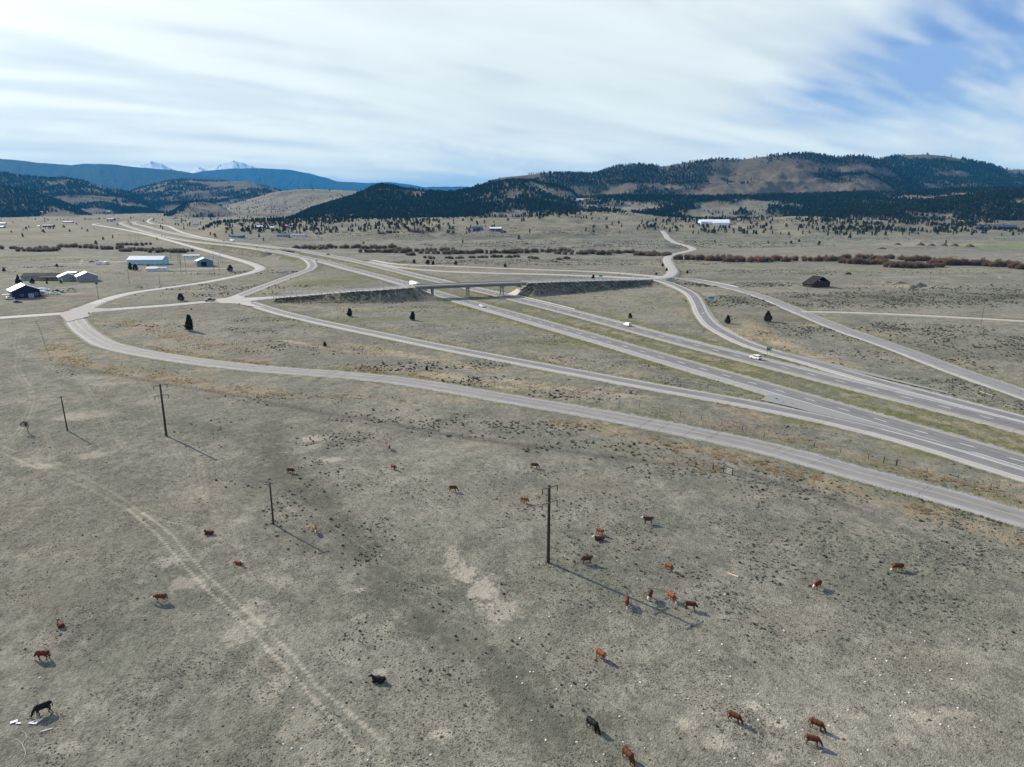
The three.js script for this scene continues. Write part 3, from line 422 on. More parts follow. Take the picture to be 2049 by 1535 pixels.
{
  let R = ROADS.frontage; layRoad('frontage', 'frontage_road', asphaltOld, [['centre_line', [full(R, .1, .16)], yellowPaint], ['crack_seal', (() => { const r = rngOf(4), l = []; for (let i = 0; i < 26; i++) { const s = r() * R.len; l.push(strip(R, s, s + .08, (r() - .5) * 3, 1.5 + r() * 4, .005)); } return l; })(), sealTar]]);
  R = ROADS.south; layRoad('south', 'southbound_carriageway', asphaltHighwayN, [['lane_dashes', dashes(R, .6, .2, 3.6, 8.6, .007), whitePaint], ['lane_joint_seal', dashes(R, .6, .34, 7.2, 5, .005, 4.3), sealTar], ['edge_line', [full(R, -3.1, .2)], whitePaint], ['median_line', [full(R, 4.4, .16)], yellowPaint]]);
  R = ROADS.north; layRoad('north', 'northbound_carriageway', asphaltHighway, [['lane_dashes', dashes(R, -.6, .2, 3.6, 8.6, .007), whitePaint], ['lane_joint_seal', dashes(R, -.6, .34, 7.2, 5, .005, 4.3), sealTar], ['edge_line', [full(R, 3.1, .2)], whitePaint], ['median_line', [full(R, -4.4, .16)], yellowPaint]]);
  R = ROADS.ramp_sw; layRoad('ramp_sw', 'on_ramp', asphaltRamp, [['edge_line', [full(R, 2.5, .14), full(R, -2.5, .18, .006, sOf(R, 1760))], whitePaint]]);
  R = ROADS.ramp_nw; layRoad('ramp_nw', 'off_ramp', asphaltRamp, [['edge_line', [full(R, -2.4, .12)], wornWhite]]);
  R = ROADS.ramp_ne; layRoad('ramp_ne', 'on_ramp', paleRoad);
  R = ROADS.ramp_se; layRoad('ramp_se', 'off_ramp', asphaltRamp, [['edge_line', [full(R, 2.3, .2), full(R, -2.4, .14)], whitePaint]]);
  layRoad('cross', 'cross_road', paleRoad, [['centre_line', [full(ROADS.cross, 0, .14)], yellowPaint]]);
  layRoad('side', 'side_road', paleRoad); layRoad('gravel_ne', 'gravel_road', gravelRoad); layRoad('frontage_e', 'frontage_road', asphaltOld); layRoad('track_e', 'gravel_road', gravelRoad); layRoad('frontage_w', 'frontage_road', paleRoad); layRoad('far_road', 'country_road', paleRoad);
}
// widened paving where roads meet, and the gore where the ramps join
function pad(name, pts, mat, lift, h = 0) {
  const v = pts.map(([px, py, y = h]) => { const [x, z] = at(px, py, y); return new THREE.Vector2(x, -z); }), g = new THREE.ShapeGeometry(new THREE.Shape(v), 1); const p = g.attributes.position;
  g.rotateX(-Math.PI / 2); for (let i = 0; i < p.count; i++) p.setY(i, (pts[0][2] ?? h) + lift); const uvs = g.attributes.uv; for (let i = 0; i < uvs.count; i++) uvs.setXY(i, .5, p.getZ(i) / 120); g.computeVertexNormals(); return structure(name, g, mat);
}
pad('junction_paving', [[431,598.5],[452,597],[476,590.5],[490,596.5],[545,594],[500,602.5],[503,609],[530,617],[498,613],[470,607.5],[440,607]], paleRoad, .225, 0);
pad('junction_paving', [[118,629],[140,620],[178,609],[196,609.5],[182,616.5],[220,618],[232,622],[190,626],[178,634],[134,645]], lin(.26, .26, .255), .225, 0);
const goreMat = lin(.235, .235, .23);
pad('gore_paving', [[1540,790],[1578,797],[1640,815],[1760,850],[1960,909],[1755,855],[1620,825],[1570,812],[1520,801]], goreMat, .215);
pad('gore_paving', [[1560,704],[1610,714],[1710,740],[1836,771],[1990,810],[1836,774.5],[1711,745],[1600,718]], goreMat, .215);
// ------------------------------------------------------------------ overpass, underpass bridges, guardrails
function sweep(frames, poly) {                                               // frames: [point, side]; poly: closed outline of [across, up]
  const pos = [], n = poly.length, P = frames.map(([p, q]) => poly.map(([d, y]) => [p.x + q[0] * d, p.y + y, p.z + q[1] * d]));
  const tri = (a, b, c) => pos.push(...a, ...b, ...c);
  for (let i = 0; i < P.length - 1; i++) for (let k = 0; k < n; k++) { const a = P[i][k], b = P[i][(k + 1) % n], c = P[i + 1][k], d = P[i + 1][(k + 1) % n]; tri(a, b, c); tri(b, d, c); }
  for (let k = 1; k < n - 1; k++) { tri(P[0][0], P[0][k + 1], P[0][k]); const e = P[P.length - 1]; tri(e[0], e[k], e[k + 1]); }
  const g = new THREE.BufferGeometry(); g.setAttribute('position', new THREE.Float32BufferAttribute(pos, 3)); g.computeVertexNormals(); return g;
}
const rect = (a, b, y0, y1) => [[a, y0], [a, y1], [b, y1], [b, y0]];
const frames = (R, i0, i1, c = V(0, 0, 0)) => { const f = []; for (let i = i0; i <= i1; i++) f.push([R.s[i].clone().sub(c), R.side[i]]); return f; };
const concrete = lin(.30, .29, .27), concreteDark = lin(.20, .195, .185), concretePale = lin(.50, .47, .42), steel = lin(.42, .43, .44, { metalness: .35, roughness: .55 }), galv = lin(.62, .63, .64, { metalness: .3, roughness: .5 }), woodDark = lin(.075, .06, .048), woodGrey = lin(.16, .14, .12);
{
  const R = ROADS.cross, [i0, i1] = R.gap, mid = R.s[Math.round((i0 + i1) / 2)].clone(); mid.y = 0;
  const g = new THREE.Group(); g.position.copy(mid); const F = frames(R, i0 - 1, i1 + 1, mid);
  part(g, 'deck', sweep(F, rect(-5.3, 5.3, -.32, -.02)), concrete);
  for (const s of [-1, 1]) { const pr = part(g, 'parapet', sweep(F, s < 0 ? rect(-5.3, -4.95, -.02, .62) : rect(4.95, 5.3, -.02, .62)), concrete); part(pr, 'hand_rail', sweep(F, s < 0 ? rect(-5.2, -5.08, .72, .84) : rect(5.08, 5.2, .72, .84)), steel); }
  for (const d of [-4.3, -2.15, 0, 2.15, 4.3]) part(g, 'girder', sweep(F, [[d - .3, -1.75], [d - .3, -1.5], [d - .11, -1.4], [d - .11, -.5], [d - .3, -.32], [d + .3, -.32], [d + .11, -.5], [d + .11, -1.4], [d + .3, -1.5], [d + .3, -1.75]]), concreteDark);
  for (const px of [868, 936, 1004]) {
    const i = xSpan(R, px, px)[0], p = R.s[i].clone().sub(mid), q = R.side[i], ang = Math.atan2(-q[1], q[0]), pier = new THREE.Group(); pier.name = 'pier'; pier.position.set(p.x, 0, p.z); pier.rotation.y = ang; g.add(pier);
    const gy = height(R.s[i].x, R.s[i].z) - .6, ty = p.y - 1.76;
    part(pier, 'cap_beam', join([box(9.4, .75, 1.1, 0, ty - .375, 0), box(6.6, .5, 1.1, 0, ty - 1.0, 0)]), concrete);
    for (const d of [-2.9, 2.9]) part(pier, 'column', new THREE.CylinderGeometry(.5, .5, ty - 1.1 - gy, 16).translate(d, (ty - 1.1 + gy) / 2, 0), concrete);
  }
  for (const [i, s] of [[i0, -1], [i1, 1]]) { const p = R.s[i].clone().sub(mid), q = R.side[i], ang = Math.atan2(-q[1], q[0]); const a = part(g, 'abutment', box(10.4, 2.6, 1.2, 0, 0, 0, ang).translate(p.x, p.y - 1.65, p.z), concrete); a.userData.label = 'concrete seat at the end of the deck'; }
  { // paved slope under the east end
    const p = R.s[i1].clone().sub(mid), q = R.side[i1], a = R.s[i1 - 1], t = [R.s[i1].x - a.x, R.s[i1].z - a.z], l = Math.hypot(...t); t[0] /= l; t[1] /= l;
    const pos = [], n = 9; for (let k = 0; k <= n; k++) for (const d of [-5.6, 5.6]) { const e = 1.5 - k * 1.7, x = p.x + t[0] * e + q[0] * d, z = p.z + t[1] * e + q[1] * d; pos.push([x, Math.min(p.y - 1.9, height(x + mid.x, z + mid.z)) + .3, z]); }
    const tri = []; for (let k = 0; k < n; k++) { const o = k * 2; tri.push(...pos[o], ...pos[o + 1], ...pos[o + 2], ...pos[o + 1], ...pos[o + 3], ...pos[o + 2]); }
    const sg = new THREE.BufferGeometry(); sg.setAttribute('position', new THREE.Float32BufferAttribute(tri, 3)); sg.computeVertexNormals(); part(g, 'slope_paving', sg, new THREE.MeshStandardMaterial({ color: new THREE.Color().setRGB(.5, .46, .40), roughness: .9, side: THREE.DoubleSide }));
  }
  tag(top('overpass_bridge', g), 'long grey concrete overpass with paired columns crossing above both carriageways', 'bridge');
}
for (const [k, label] of [['south', 'short concrete bridge carrying the nearer carriageway over a side track, dark bank below'], ['north', 'short concrete bridge carrying the farther carriageway over a side track']]) {
  const R = ROADS[k], [i0, i1] = R.gap, mid = R.s[Math.round((i0 + i1) / 2)].clone(); mid.y = 0; const g = new THREE.Group(); g.position.copy(mid); const F = frames(R, i0 - 1, i1 + 1, mid);
  part(g, 'deck', sweep(F, rect(-6.7, 6.7, -1.3, -.02)), concrete); for (const s of [-1, 1]) part(g, 'parapet', sweep(F, s < 0 ? rect(-6.7, -6.35, -.02, .8) : rect(6.35, 6.7, -.02, .8)), concretePale);
  for (const i of [i0, i1]) { const p = R.s[i].clone().sub(mid), q = R.side[i]; part(g, 'abutment', box(13, 3, 1, 0, 0, 0, Math.atan2(-q[1], q[0])).translate(p.x, p.y - 2.6, p.z), concrete); }
  tag(top('carriageway_bridge', g), label, 'bridge');
}
function guardrail(key, a, b, d, label, mat = galv, every = 1) {
  const R = ROADS[key], [i0, i1] = xSpan(R, a, b), mid = R.s[i0].clone(), g = new THREE.Group(); g.position.copy(mid); const F = frames(R, i0, i1, mid), s = Math.sign(d);
  part(g, 'rail', sweep(F, s > 0 ? [[d, .42], [d, .76], [d + .05, .76], [d + .1, .68], [d + .05, .59], [d + .1, .5], [d + .05, .42]] : [[d - .05, .42], [d - .1, .5], [d - .05, .59], [d - .1, .68], [d - .05, .76], [d, .76], [d, .42]]), mat);
  for (let i = i0; i <= i1; i += every) { const p = offset(R, i, d + s * .2).sub(mid); part(g, 'post', postGeo, woodGrey).position.copy(p); }
  tag(top('guardrail', g), label, 'guardrail', 'roadside guardrails');
}
const postGeo = box(.16, 1.1, .2, 0, .25, 0);
guardrail('cross', 546, 834, 4.7, 'steel guardrail on the near edge of the west overpass approach', galv);
guardrail('cross', 560, 834, -4.7, 'steel guardrail on the far edge of the west overpass approach', galv);
guardrail('cross', 1046, 1268, 4.7, 'steel guardrail on the near edge of the east overpass approach', galv);
guardrail('cross', 1046, 1230, -4.7, 'steel guardrail on the far edge of the east overpass approach', galv);
guardrail('north', 1020, 1128, 6.5, 'bright pale guardrail beside the far carriageway just past the overpass', lin(.75, .75, .73));
guardrail('frontage_e', 1366, 1466, -4.7, 'pale guardrail along the outer edge of the east frontage road bend', lin(.7, .7, .68));
guardrail('south', 830, 868, -6.6, 'short steel guardrail by the nearer carriageway under the overpass west end', lin(.7, .7, .68));

// ------------------------------------------------------------------ utility poles and wires
const poleMat = lin(.055, .042, .034), insulatorMat = lin(.55, .57, .58, { roughness: .35 });
function utilityPole(px, py, h, label, opt = {}) {
  const p = sight(px, py), g = new THREE.Group(); g.position.copy(p); g.rotation.y = opt.turn || 0; if (opt.lean) g.rotation.z = opt.lean;
  part(g, 'pole', cyl(opt.r ?? .17, (opt.r ?? .17) * .72, h + .4, 0, -.4, 0, 9), opt.mat || poleMat);
  (opt.arms || []).forEach(([y, w, drop, tilt = 0, one]) => {
    const a = part(g, 'crossarm', box(w, .17, .15, 0, y, .17, 0, tilt), opt.armMat || woodGrey);
    for (const s of one ? [one] : [-1, 1]) { const iy = drop ? -.04 : .07, len = drop || .2; part(a, 'insulator', drop ? new THREE.CylinderGeometry(.075, .075, len, 8).translate(s * (w / 2 - .1), y + Math.sin(tilt) * s * w / 2 - len / 2 - .04, .17) : cyl(.05, .035, len, s * (w / 2 - .15), y + iy, .17, 7), drop ? poleMat : insulatorMat); }
    if (w > 2) part(a, 'brace', bar(V(-w * .3, y - .05, .12), V(0, y - .7, .12), .03), woodGrey);
  });
  if (opt.lamp) part(g, 'lamp_head', box(.7, .18, .3, .5, h - .3, 0), galv);
  if (opt.can) part(g, 'transformer', cyl(.22, .22, .8, .35, h - 2.2, 0, 12), galv);
  tag(top('utility_pole', g), label, 'utility pole', opt.group); return p;
}
const armTurn = Math.atan2(98.3, 68.7) - Math.PI / 2 + .15;
const bigA = utilityPole(333, 873, 14.2, 'tall dark power pole with two hanging-insulator crossarms in the pasture, west of the cattle', { r: .31, turn: .62, arms: [[13.9, 3.4, .95, 0], [11.2, 3.4, .95, 0]] });
const bigB = utilityPole(1097, 1126, 14.2, 'tall dark power pole with two hanging-insulator crossarms standing among the cattle', { r: .31, turn: .62, arms: [[13.9, 3.4, .95, 0], [11.2, 3.4, .95, 0]] });
const smA = utilityPole(135, 862, 9.8, 'slim power pole with a single short crossarm near the leafless tree', { r: .2, lean: .025, turn: .5, arms: [[9.5, 2.1, 0, 0]] });
const smB = utilityPole(547, 1049, 8.6, 'slim power pole with a single short crossarm between the lying cows and sage hollow', { r: .2, turn: .5, arms: [[8.35, 2.1, 0, 0]] });
const wireMat = lin(.5, .5, .49);
function wire(parent, a, b, sag, r = .016) { const pts = []; for (let i = 0; i <= 24; i++) { const t = i / 24, p = a.clone().lerp(b, t); p.y -= sag * 4 * t * (1 - t); pts.push(p); } part(parent, 'wire', new THREE.TubeGeometry(new THREE.CatmullRomCurve3(pts), 24, r, 4), wireMat); }
{
  const g = new THREE.Group(), dir = smB.clone().sub(smA), prev = smA.clone().sub(dir.clone().multiplyScalar(.8)), next = smB.clone().add(V(58, 0, 64)), next2 = next.clone().add(V(50, 0, 30)); const up = (p, h, d) => V(p.x + .55 * d, h, p.z - .8 * d);
  for (const d of [-.9, .9]) { wire(g, up(prev, 9.6, d), up(smA, 9.85, d), .9, .010); wire(g, up(smA, 9.85, d), up(smB, 8.7, d), 1.1, .008); if (d > 0) wire(g, up(smB, 8.7, d), up(next, 9.0, d), 1.1, .013); }
  tag(top('distribution_wires', g), 'pair of thin bright wires strung between the two slim poles and beyond', 'wire');
  const h = new THREE.Group(), bd = bigB.clone().sub(bigA), bp = bigA.clone().sub(bd.clone().multiplyScalar(.9)), bn = bigB.clone().add(bd.clone().multiplyScalar(1.0));
  for (const [y, d] of [[13.0, 1.5], [10.3, -1.5], [10.3, 1.5]]) { wire(h, up(bp, y, d), up(bigA, y, d), 1.6, .006); wire(h, up(bigA, y, d), up(bigB, y, d), 2.0, .006); wire(h, up(bigB, y, d), up(bn, y, d), 2.0, .006); }
  tag(top('transmission_wires', h), 'thin wires strung between the two tall dark poles across the pasture', 'wire');
}
// poles of the settlement and the valley
[[259,568,11,'tall single pole in front of the white shed, nearest to the grey ranch house'],[320,570,7.5,'low pole with short arm between the white shed and the curved road'],[363,549,11,'left pole of the pair standing in front of the blue shed yard'],[373,549,8.5,'right pole of the pair standing in front of the blue shed yard'],[342,521,8,'pole close behind the right end of the white shed'],[357,527,11,'leftmost pole of the tight trio beside the white shed'],[360,528,11,'middle pole of the tight trio beside the white shed'],[362,529,11,'rightmost pole of the tight trio beside the white shed'],[371,531,7.5,'short pole just right of the tight trio by the white shed'],[429,550,8,'pole on the sage flat below the blue shed yard'],[439,544,11,'pole by the round juniper at the blue shed yard entrance'],[427,519,8,'pole beside the frontage road above the blue shed'],[441,525,9,'left of the twin poles where the yard drive meets the frontage road'],[445,526,7,'right of the twin poles where the yard drive meets the frontage road'],[309,508,7,'small pole behind the white shed near the thicket'],[324,510,7,'second small pole behind the white shed near the thicket'],[258,479,9,'pole of the double pair beside the frontage road above the thicket'],[261,481,9,'second pole of the double pair beside the frontage road above the thicket'],[272,480,8,'pole on the verge past the double pair above the thicket'],[278,479,8,'last pole on the verge past the double pair above the thicket'],[239,475,8.5,'roadside pole in the row along the west field, first from the thicket'],[220,470,8.5,'roadside pole in the row along the west field, second from the thicket'],[204,466,8.5,'roadside pole in the row along the west field, third from the thicket'],[189,459,8.5,'roadside pole in the row along the west field, fourth from the thicket'],[197,598,10,'thin pole carrying a dark round tank head beside the curved road'],[452,477,9,'lone pole in the pale field by the long blue trailer'],[702,473,8,'lone pole in the pale field behind the willow creek']].forEach(([px, py, h, label]) => utilityPole(px, py, h, label, { r: .15, mat: woodDark, turn: .4, arms: h > 8.6 ? [[h - .3, 2.0, 0]] : [] }));
[[1860,566,10,'pole standing behind the dirt heaps right of the collapsed barn'],[1768,614,9,'pole in the sage field above the gravel track, nearer the middle'],[1963,650,9,'pole beside the pale gravel track at the far right'],[1615,587,8,'pole standing close to the collapsed barn'],[1998,548,8,'pole by the thicket at the far right of the field'],[1240,551,5,'short post beside the gravel road behind the overpass'],[1299,551,4.5,'short post near the east junction']].forEach(([px, py, h, label]) => utilityPole(px, py, h, label, { r: .13, mat: woodGrey, turn: .3, arms: h > 8.5 ? [[h - .3, 1.8, 0]] : [] }));

// ------------------------------------------------------------------ road signs
function signTexture(w, h, draw) { const c = document.createElement('canvas'); c.width = w; c.height = h; draw(c.getContext('2d'), w, h); const t = new THREE.CanvasTexture(c); t.colorSpace = THREE.SRGBColorSpace; return t; }
const signBack = lin(.40, .41, .42, { metalness: .4, roughness: .5 });
function roadSign(px, py, w, h, low, label, face, opt = {}) {
  const p = sight(px, py), g = new THREE.Group(); g.position.copy(p); g.rotation.y = opt.turn ?? Math.atan2(-p.x, -p.z);
  const y = low + h / 2, shape = new THREE.Shape(); const n = opt.sides || 4;
  if (opt.sides === 8) for (let i = 0; i < 8; i++) { const a = Math.PI / 8 + i * Math.PI / 4; shape[i ? 'lineTo' : 'moveTo'](Math.cos(a) * w * .541, Math.sin(a) * w * .541); }
  else if (opt.diamond) { shape.moveTo(0, -h / 2); shape.lineTo(w / 2, 0); shape.lineTo(0, h / 2); shape.lineTo(-w / 2, 0); }
  else { shape.moveTo(-w / 2, -h / 2); shape.lineTo(w / 2, -h / 2); shape.lineTo(w / 2, h / 2); shape.lineTo(-w / 2, h / 2); }
  const bg = new THREE.ExtrudeGeometry(shape, { depth: .03, bevelEnabled: false }).translate(0, y, .06), fg = new THREE.ShapeGeometry(shape); const uv = fg.attributes.uv, fp = fg.attributes.position; for (let i = 0; i < uv.count; i++) uv.setXY(i, fp.getX(i) / w + .5, fp.getY(i) / h + .5); fg.translate(0, y, .095);
  const b = part(g, 'sign_panel', bg, signBack); if (face) part(b, 'sign_face', fg, face.isMaterial ? face : new THREE.MeshStandardMaterial({ map: face, roughness: .5 }));
  for (const x of opt.posts || [0]) part(g, 'post', cyl(.05, .05, low + h * .9 + .3, x, -.3, 0, 7), opt.postMat || woodGrey);
  tag(top(opt.name || 'road_sign', g), label, 'sign'); return g;
}
const goreTex = signTexture(256, 220, (c, w, h) => { c.fillStyle = '#0a5a50'; c.fillRect(0, 0, w, h); c.strokeStyle = '#d8e8e4'; c.lineWidth = 5; c.strokeRect(8, 8, w - 16, h - 16); c.fillStyle = '#d8e8e4'; c.font = 'bold 74px sans-serif'; c.textAlign = 'center'; c.fillText('EXIT', w / 2, 92); c.save(); c.translate(w * .72, h * .72); c.rotate(-.75); c.fillRect(-34, -9, 50, 18); c.beginPath(); c.moveTo(14, -28); c.lineTo(50, 0); c.lineTo(14, 28); c.fill(); c.restore(); });
const curveTex = signTexture(128, 128, (c, w, h) => { c.fillStyle = '#e09a1c'; c.fillRect(0, 0, w, h); c.strokeStyle = '#140d04'; c.lineWidth = 15; c.beginPath(); c.moveTo(58, 96); c.quadraticCurveTo(54, 62, 70, 50); c.stroke(); c.fillStyle = '#140d04'; c.beginPath(); c.moveTo(52, 46); c.lineTo(74, 18); c.lineTo(90, 52); c.fill(); });
const stopTex = signTexture(128, 128, (c, w, h) => { c.fillStyle = '#b01c22'; c.fillRect(0, 0, w, h); c.fillStyle = '#f2f2f2'; c.font = 'bold 44px sans-serif'; c.textAlign = 'center'; c.fillText('STOP', 64, 80); });
const blueTex = signTexture(256, 128, (c, w, h) => { c.fillStyle = '#1383b6'; c.fillRect(0, 0, w, h); c.strokeStyle = '#9fd0e4'; c.lineWidth = 5; c.strokeRect(7, 7, w - 14, h - 14); });
const greenFace = signTexture(128, 64, (c, w, h) => { c.fillStyle = '#2aa08a'; c.fillRect(0, 0, w, h); });
roadSign(1538, 711, 1.9, 1.55, 2.0, 'green exit sign on two posts at the gore beside the white car', goreTex, { posts: [-.6, .6], name: 'exit_sign' });
roadSign(1569, 707, 1.35, 1.35, 2.0, 'orange diamond curve warning sign on a pale post by the ramp', curveTex, { diamond: true, postMat: galv, name: 'warning_sign' });
roadSign(1423, 603, 3.6, 1.7, 1.4, 'bright blue rectangular sign beside the bend of the east ramp', blueTex, { posts: [-1.1, 1.1], name: 'service_sign' });
roadSign(179, 634, .95, .95, 1.5, 'red octagonal stop sign at the west junction of the curved road', stopTex, { sides: 8, name: 'stop_sign' });
roadSign(1348, 562, 1.0, 1.0, 1.4, 'red octagonal stop sign at the east junction below the side road', stopTex, { sides: 8, name: 'stop_sign' });
roadSign(479, 617, 1.2, 1.0, 2.0, 'grey sign back on two posts at the west ramp junction', null, { posts: [-.35, .35] });
roadSign(525.5, 588, .9, 1.1, 1.6, 'small white square sign in the sage beside the west ramp', lin(.75, .76, .76));
roadSign(647, 583, .8, .8, 2.4, 'small white sign rising behind the guardrail of the west approach', lin(.8, .8, .8));
roadSign(582, 563, 1.1, 1.2, 1.6, 'dark-backed sign on a post along the curling west ramp', null);
roadSign(634, 527, 2.0, 1.6, 2.2, 'grey-backed exit sign at the tip of the curling west ramp', null, { posts: [-.6, .6] });
roadSign(514, 500, 2.6, 2.2, 2.2, 'pale square sign back beside the carriageway before its short bridge', null, { posts: [-.9, .9] });
roadSign(1202, 557, 2.6, 1.5, 1.2, 'pale green guide sign beside the dark juniper past the overpass', greenFace, { posts: [-.8, .8] });
roadSign(1267, 556, 1.4, 2.3, .8, 'white sign panel at the foot of the east ramp, larger of two', lin(.85, .86, .86), { posts: [-.4, .4] });
roadSign(1254, 553, .9, 1.6, .8, 'white sign panel at the foot of the east ramp, smaller of two', lin(.8, .81, .82));
roadSign(1295, 560, 1.0, 1.1, 1.6, 'small dark-backed sign on the kerb of the east ramp junction', null);
roadSign(818, 539, 1.5, 1.5, 1.6, 'orange diamond warning sign where the far ramp meets the carriageway', new THREE.MeshStandardMaterial({ color: 0xe2941a, roughness: .5 }), { diamond: true, name: 'warning_sign' });
{ // lane arrow on the ramp
  const R = ROADS.ramp_se, s = sOf(R, 1406), i = Math.round(s / R.len * R.n), p = offset(R, i, -.3), t = R.side[i], sh = new THREE.Shape([[-.12, -2.4], [.12, -2.4], [.12, .6], [.7, .1], [.7, .5], [0, 1.6], [-.7, .5], [-.7, .1], [-.12, .6]].map(([x, y]) => new THREE.Vector2(x * 1.3, y)));
  const m = part(ROADS.ramp_se.mesh, 'lane_arrow', new THREE.ShapeGeometry(sh).rotateX(-Math.PI / 2).rotateY(Math.atan2(-t[1], t[0]) ), whitePaint); m.position.set(p.x, p.y + .008, p.z);
}
// ------------------------------------------------------------------ fences
function fence(pts, gap, h, label, opt = {}) {
  const c = new THREE.CatmullRomCurve3(pts.map(([px, py]) => sight(px, py)), false, 'centripetal'), n = Math.max(2, Math.round(c.getLength() / gap)), P = c.getSpacedPoints(n), o = P[0].clone(), g = new THREE.Group(), r = rngOf(n * 7 + pts[0][0]); g.position.copy(o);
  P.forEach(p => { p.y = height(p.x, p.z); const m = part(g, 'post', opt.steel ? steelPost : woodPost, opt.mat || woodGrey); m.position.copy(p).sub(o); m.scale.y = h / 1.2 * (.9 + .2 * r()); m.rotation.set((r() - .5) * .12, r() * 3, (r() - .5) * .12); });
  for (const y of [.35, .7, 1.05]) { const list = []; for (let i = 0; i < n; i++) list.push(bar(P[i].clone().sub(o).add(V(0, y * h / 1.2, 0)), P[i + 1].clone().sub(o).add(V(0, y * h / 1.2, 0)), .008, 3)); part(g, 'wire', join(list), wireMat); }
  tag(top('wire_fence', g), label, 'fence'); return g;
}
const woodPost = cyl(.075, .065, 1.55, 0, -.35, 0, 7), steelPost = cyl(.035, .03, 1.55, 0, -.35, 0, 5);
fence([[1030,776],[1135,797],[1280,816],[1400,840],[1536,876],[1640,897],[1770,925],[1900,958],[2049,1002],[2200,1050]], 6.5, 1.35, 'wooden post and wire fence between the frontage road and the on ramp', { mat: woodDark });
fence([[430,655],[520,672],[620,690],[760,724],[900,748],[1030,776]], 9, 1.2, 'weathered post and wire fence through the sage strip above the frontage road');
fence([[72,645],[82,668],[91,695],[101,721]], 7, 1.25, 'dark post fence running towards the junction at the pasture corner', { mat: woodDark });
fence([[101,722],[190,742],[330,768],[470,792],[640,826],[800,852],[960,880],[1150,905],[1300,924],[1425,940]], 8, 1.15, 'thin wire fence along the upper edge of the cattle pasture', { steel: true, mat: woodDark });
fence([[1468,952],[1560,975],[1700,1025],[1850,1090],[2049,1195],[2200,1280]], 7, 1.15, 'thin wire fence running on from the white gate along the pasture', { steel: true, mat: woodDark });
fence([[0,650],[40,646],[72,645]], 5, 1.2, 'short wire fence across the top of the pasture corner', { mat: woodDark });
fence([[1400,575],[1480,600],[1560,640],[1650,690],[1760,730],[1880,775],[1950,795],[2060,835]], 10, 1.1, 'post and wire fence between the east ramp and the east frontage road');
fence([[1650,622],[1800,640],[1900,690],[2049,760]], 14, 1.1, 'sparse post fence in the sage field beyond the east frontage road');
fence([[260,640],[330,650],[400,645],[470,632]], 12, 1.1, 'broken line of fence posts by the lone tall juniper');
{ // gate and its braced posts
  const a = sight(1427, 941), b = sight(1448, 946), c = sight(1465, 951), g = new THREE.Group(); g.position.copy(a); const B = b.clone().sub(a), D = c.clone().sub(a);
  for (const p of [V(0, 0, 0), B, D]) part(g, 'gate_post', cyl(.12, .11, 2.1, p.x, p.y - .4, p.z, 8), woodDark);
  const gate = part(g, 'gate_frame', join([bar(B.clone().setY(B.y + 1.25), D.clone().setY(D.y + 1.25), .035), bar(B.clone().setY(B.y + .3), D.clone().setY(D.y + .3), .035), bar(B.clone().setY(B.y + .3), D.clone().setY(D.y + 1.25), .03)]), lin(.8, .8, .78)); gate.userData.label = 'white tube gate leaf';
  for (const y of [.6, .9]) part(gate, 'gate_bar', bar(B.clone().setY(B.y + y), D.clone().setY(D.y + y), .025), lin(.75, .75, .73));
  part(g, 'brace_rail', bar(V(0, 1.1, 0), B.clone().setY(B.y + 1.1), .06), woodGrey); tag(top('pasture_gate', g), 'white pasture gate hung between dark braced posts in the wire fence', 'gate');
}
for (const [pts, label] of [[[[1958,789],[1970,794],[1986,799]], 'braced wooden fence corner with pale rail below the east frontage road'], [[[1768,927],[1793,932]], 'pair of stout dark brace posts in the fence beside the frontage road']]) {
  const P = pts.map(p => sight(...p)), o = P[0], g = new THREE.Group(); g.position.copy(o); P.forEach(p => part(g, 'post', cyl(.13, .12, 2.0, p.x - o.x, p.y - o.y - .4, p.z - o.z, 8), woodDark)); for (let i = 0; i < P.length - 1; i++) part(g, 'brace_rail', bar(P[i].clone().sub(o).add(V(0, 1.2, 0)), P[i + 1].clone().sub(o).add(V(0, 1.2, 0)), .07), pts.length > 2 ? lin(.55, .5, .42) : woodGrey); tag(top('fence_brace', g), label, 'fence');
}

// ------------------------------------------------------------------ buildings
const pane = new THREE.MeshStandardMaterial({ color: new THREE.Color().setRGB(.03, .04, .05), roughness: .12, metalness: .1 });
const ribbed = (r, g, b, rough = .5) => new THREE.MeshPhysicalMaterial({ color: new THREE.Color().setRGB(r, g, b), roughness: rough, specularIntensity: rough < .45 ? 1 : .25 });
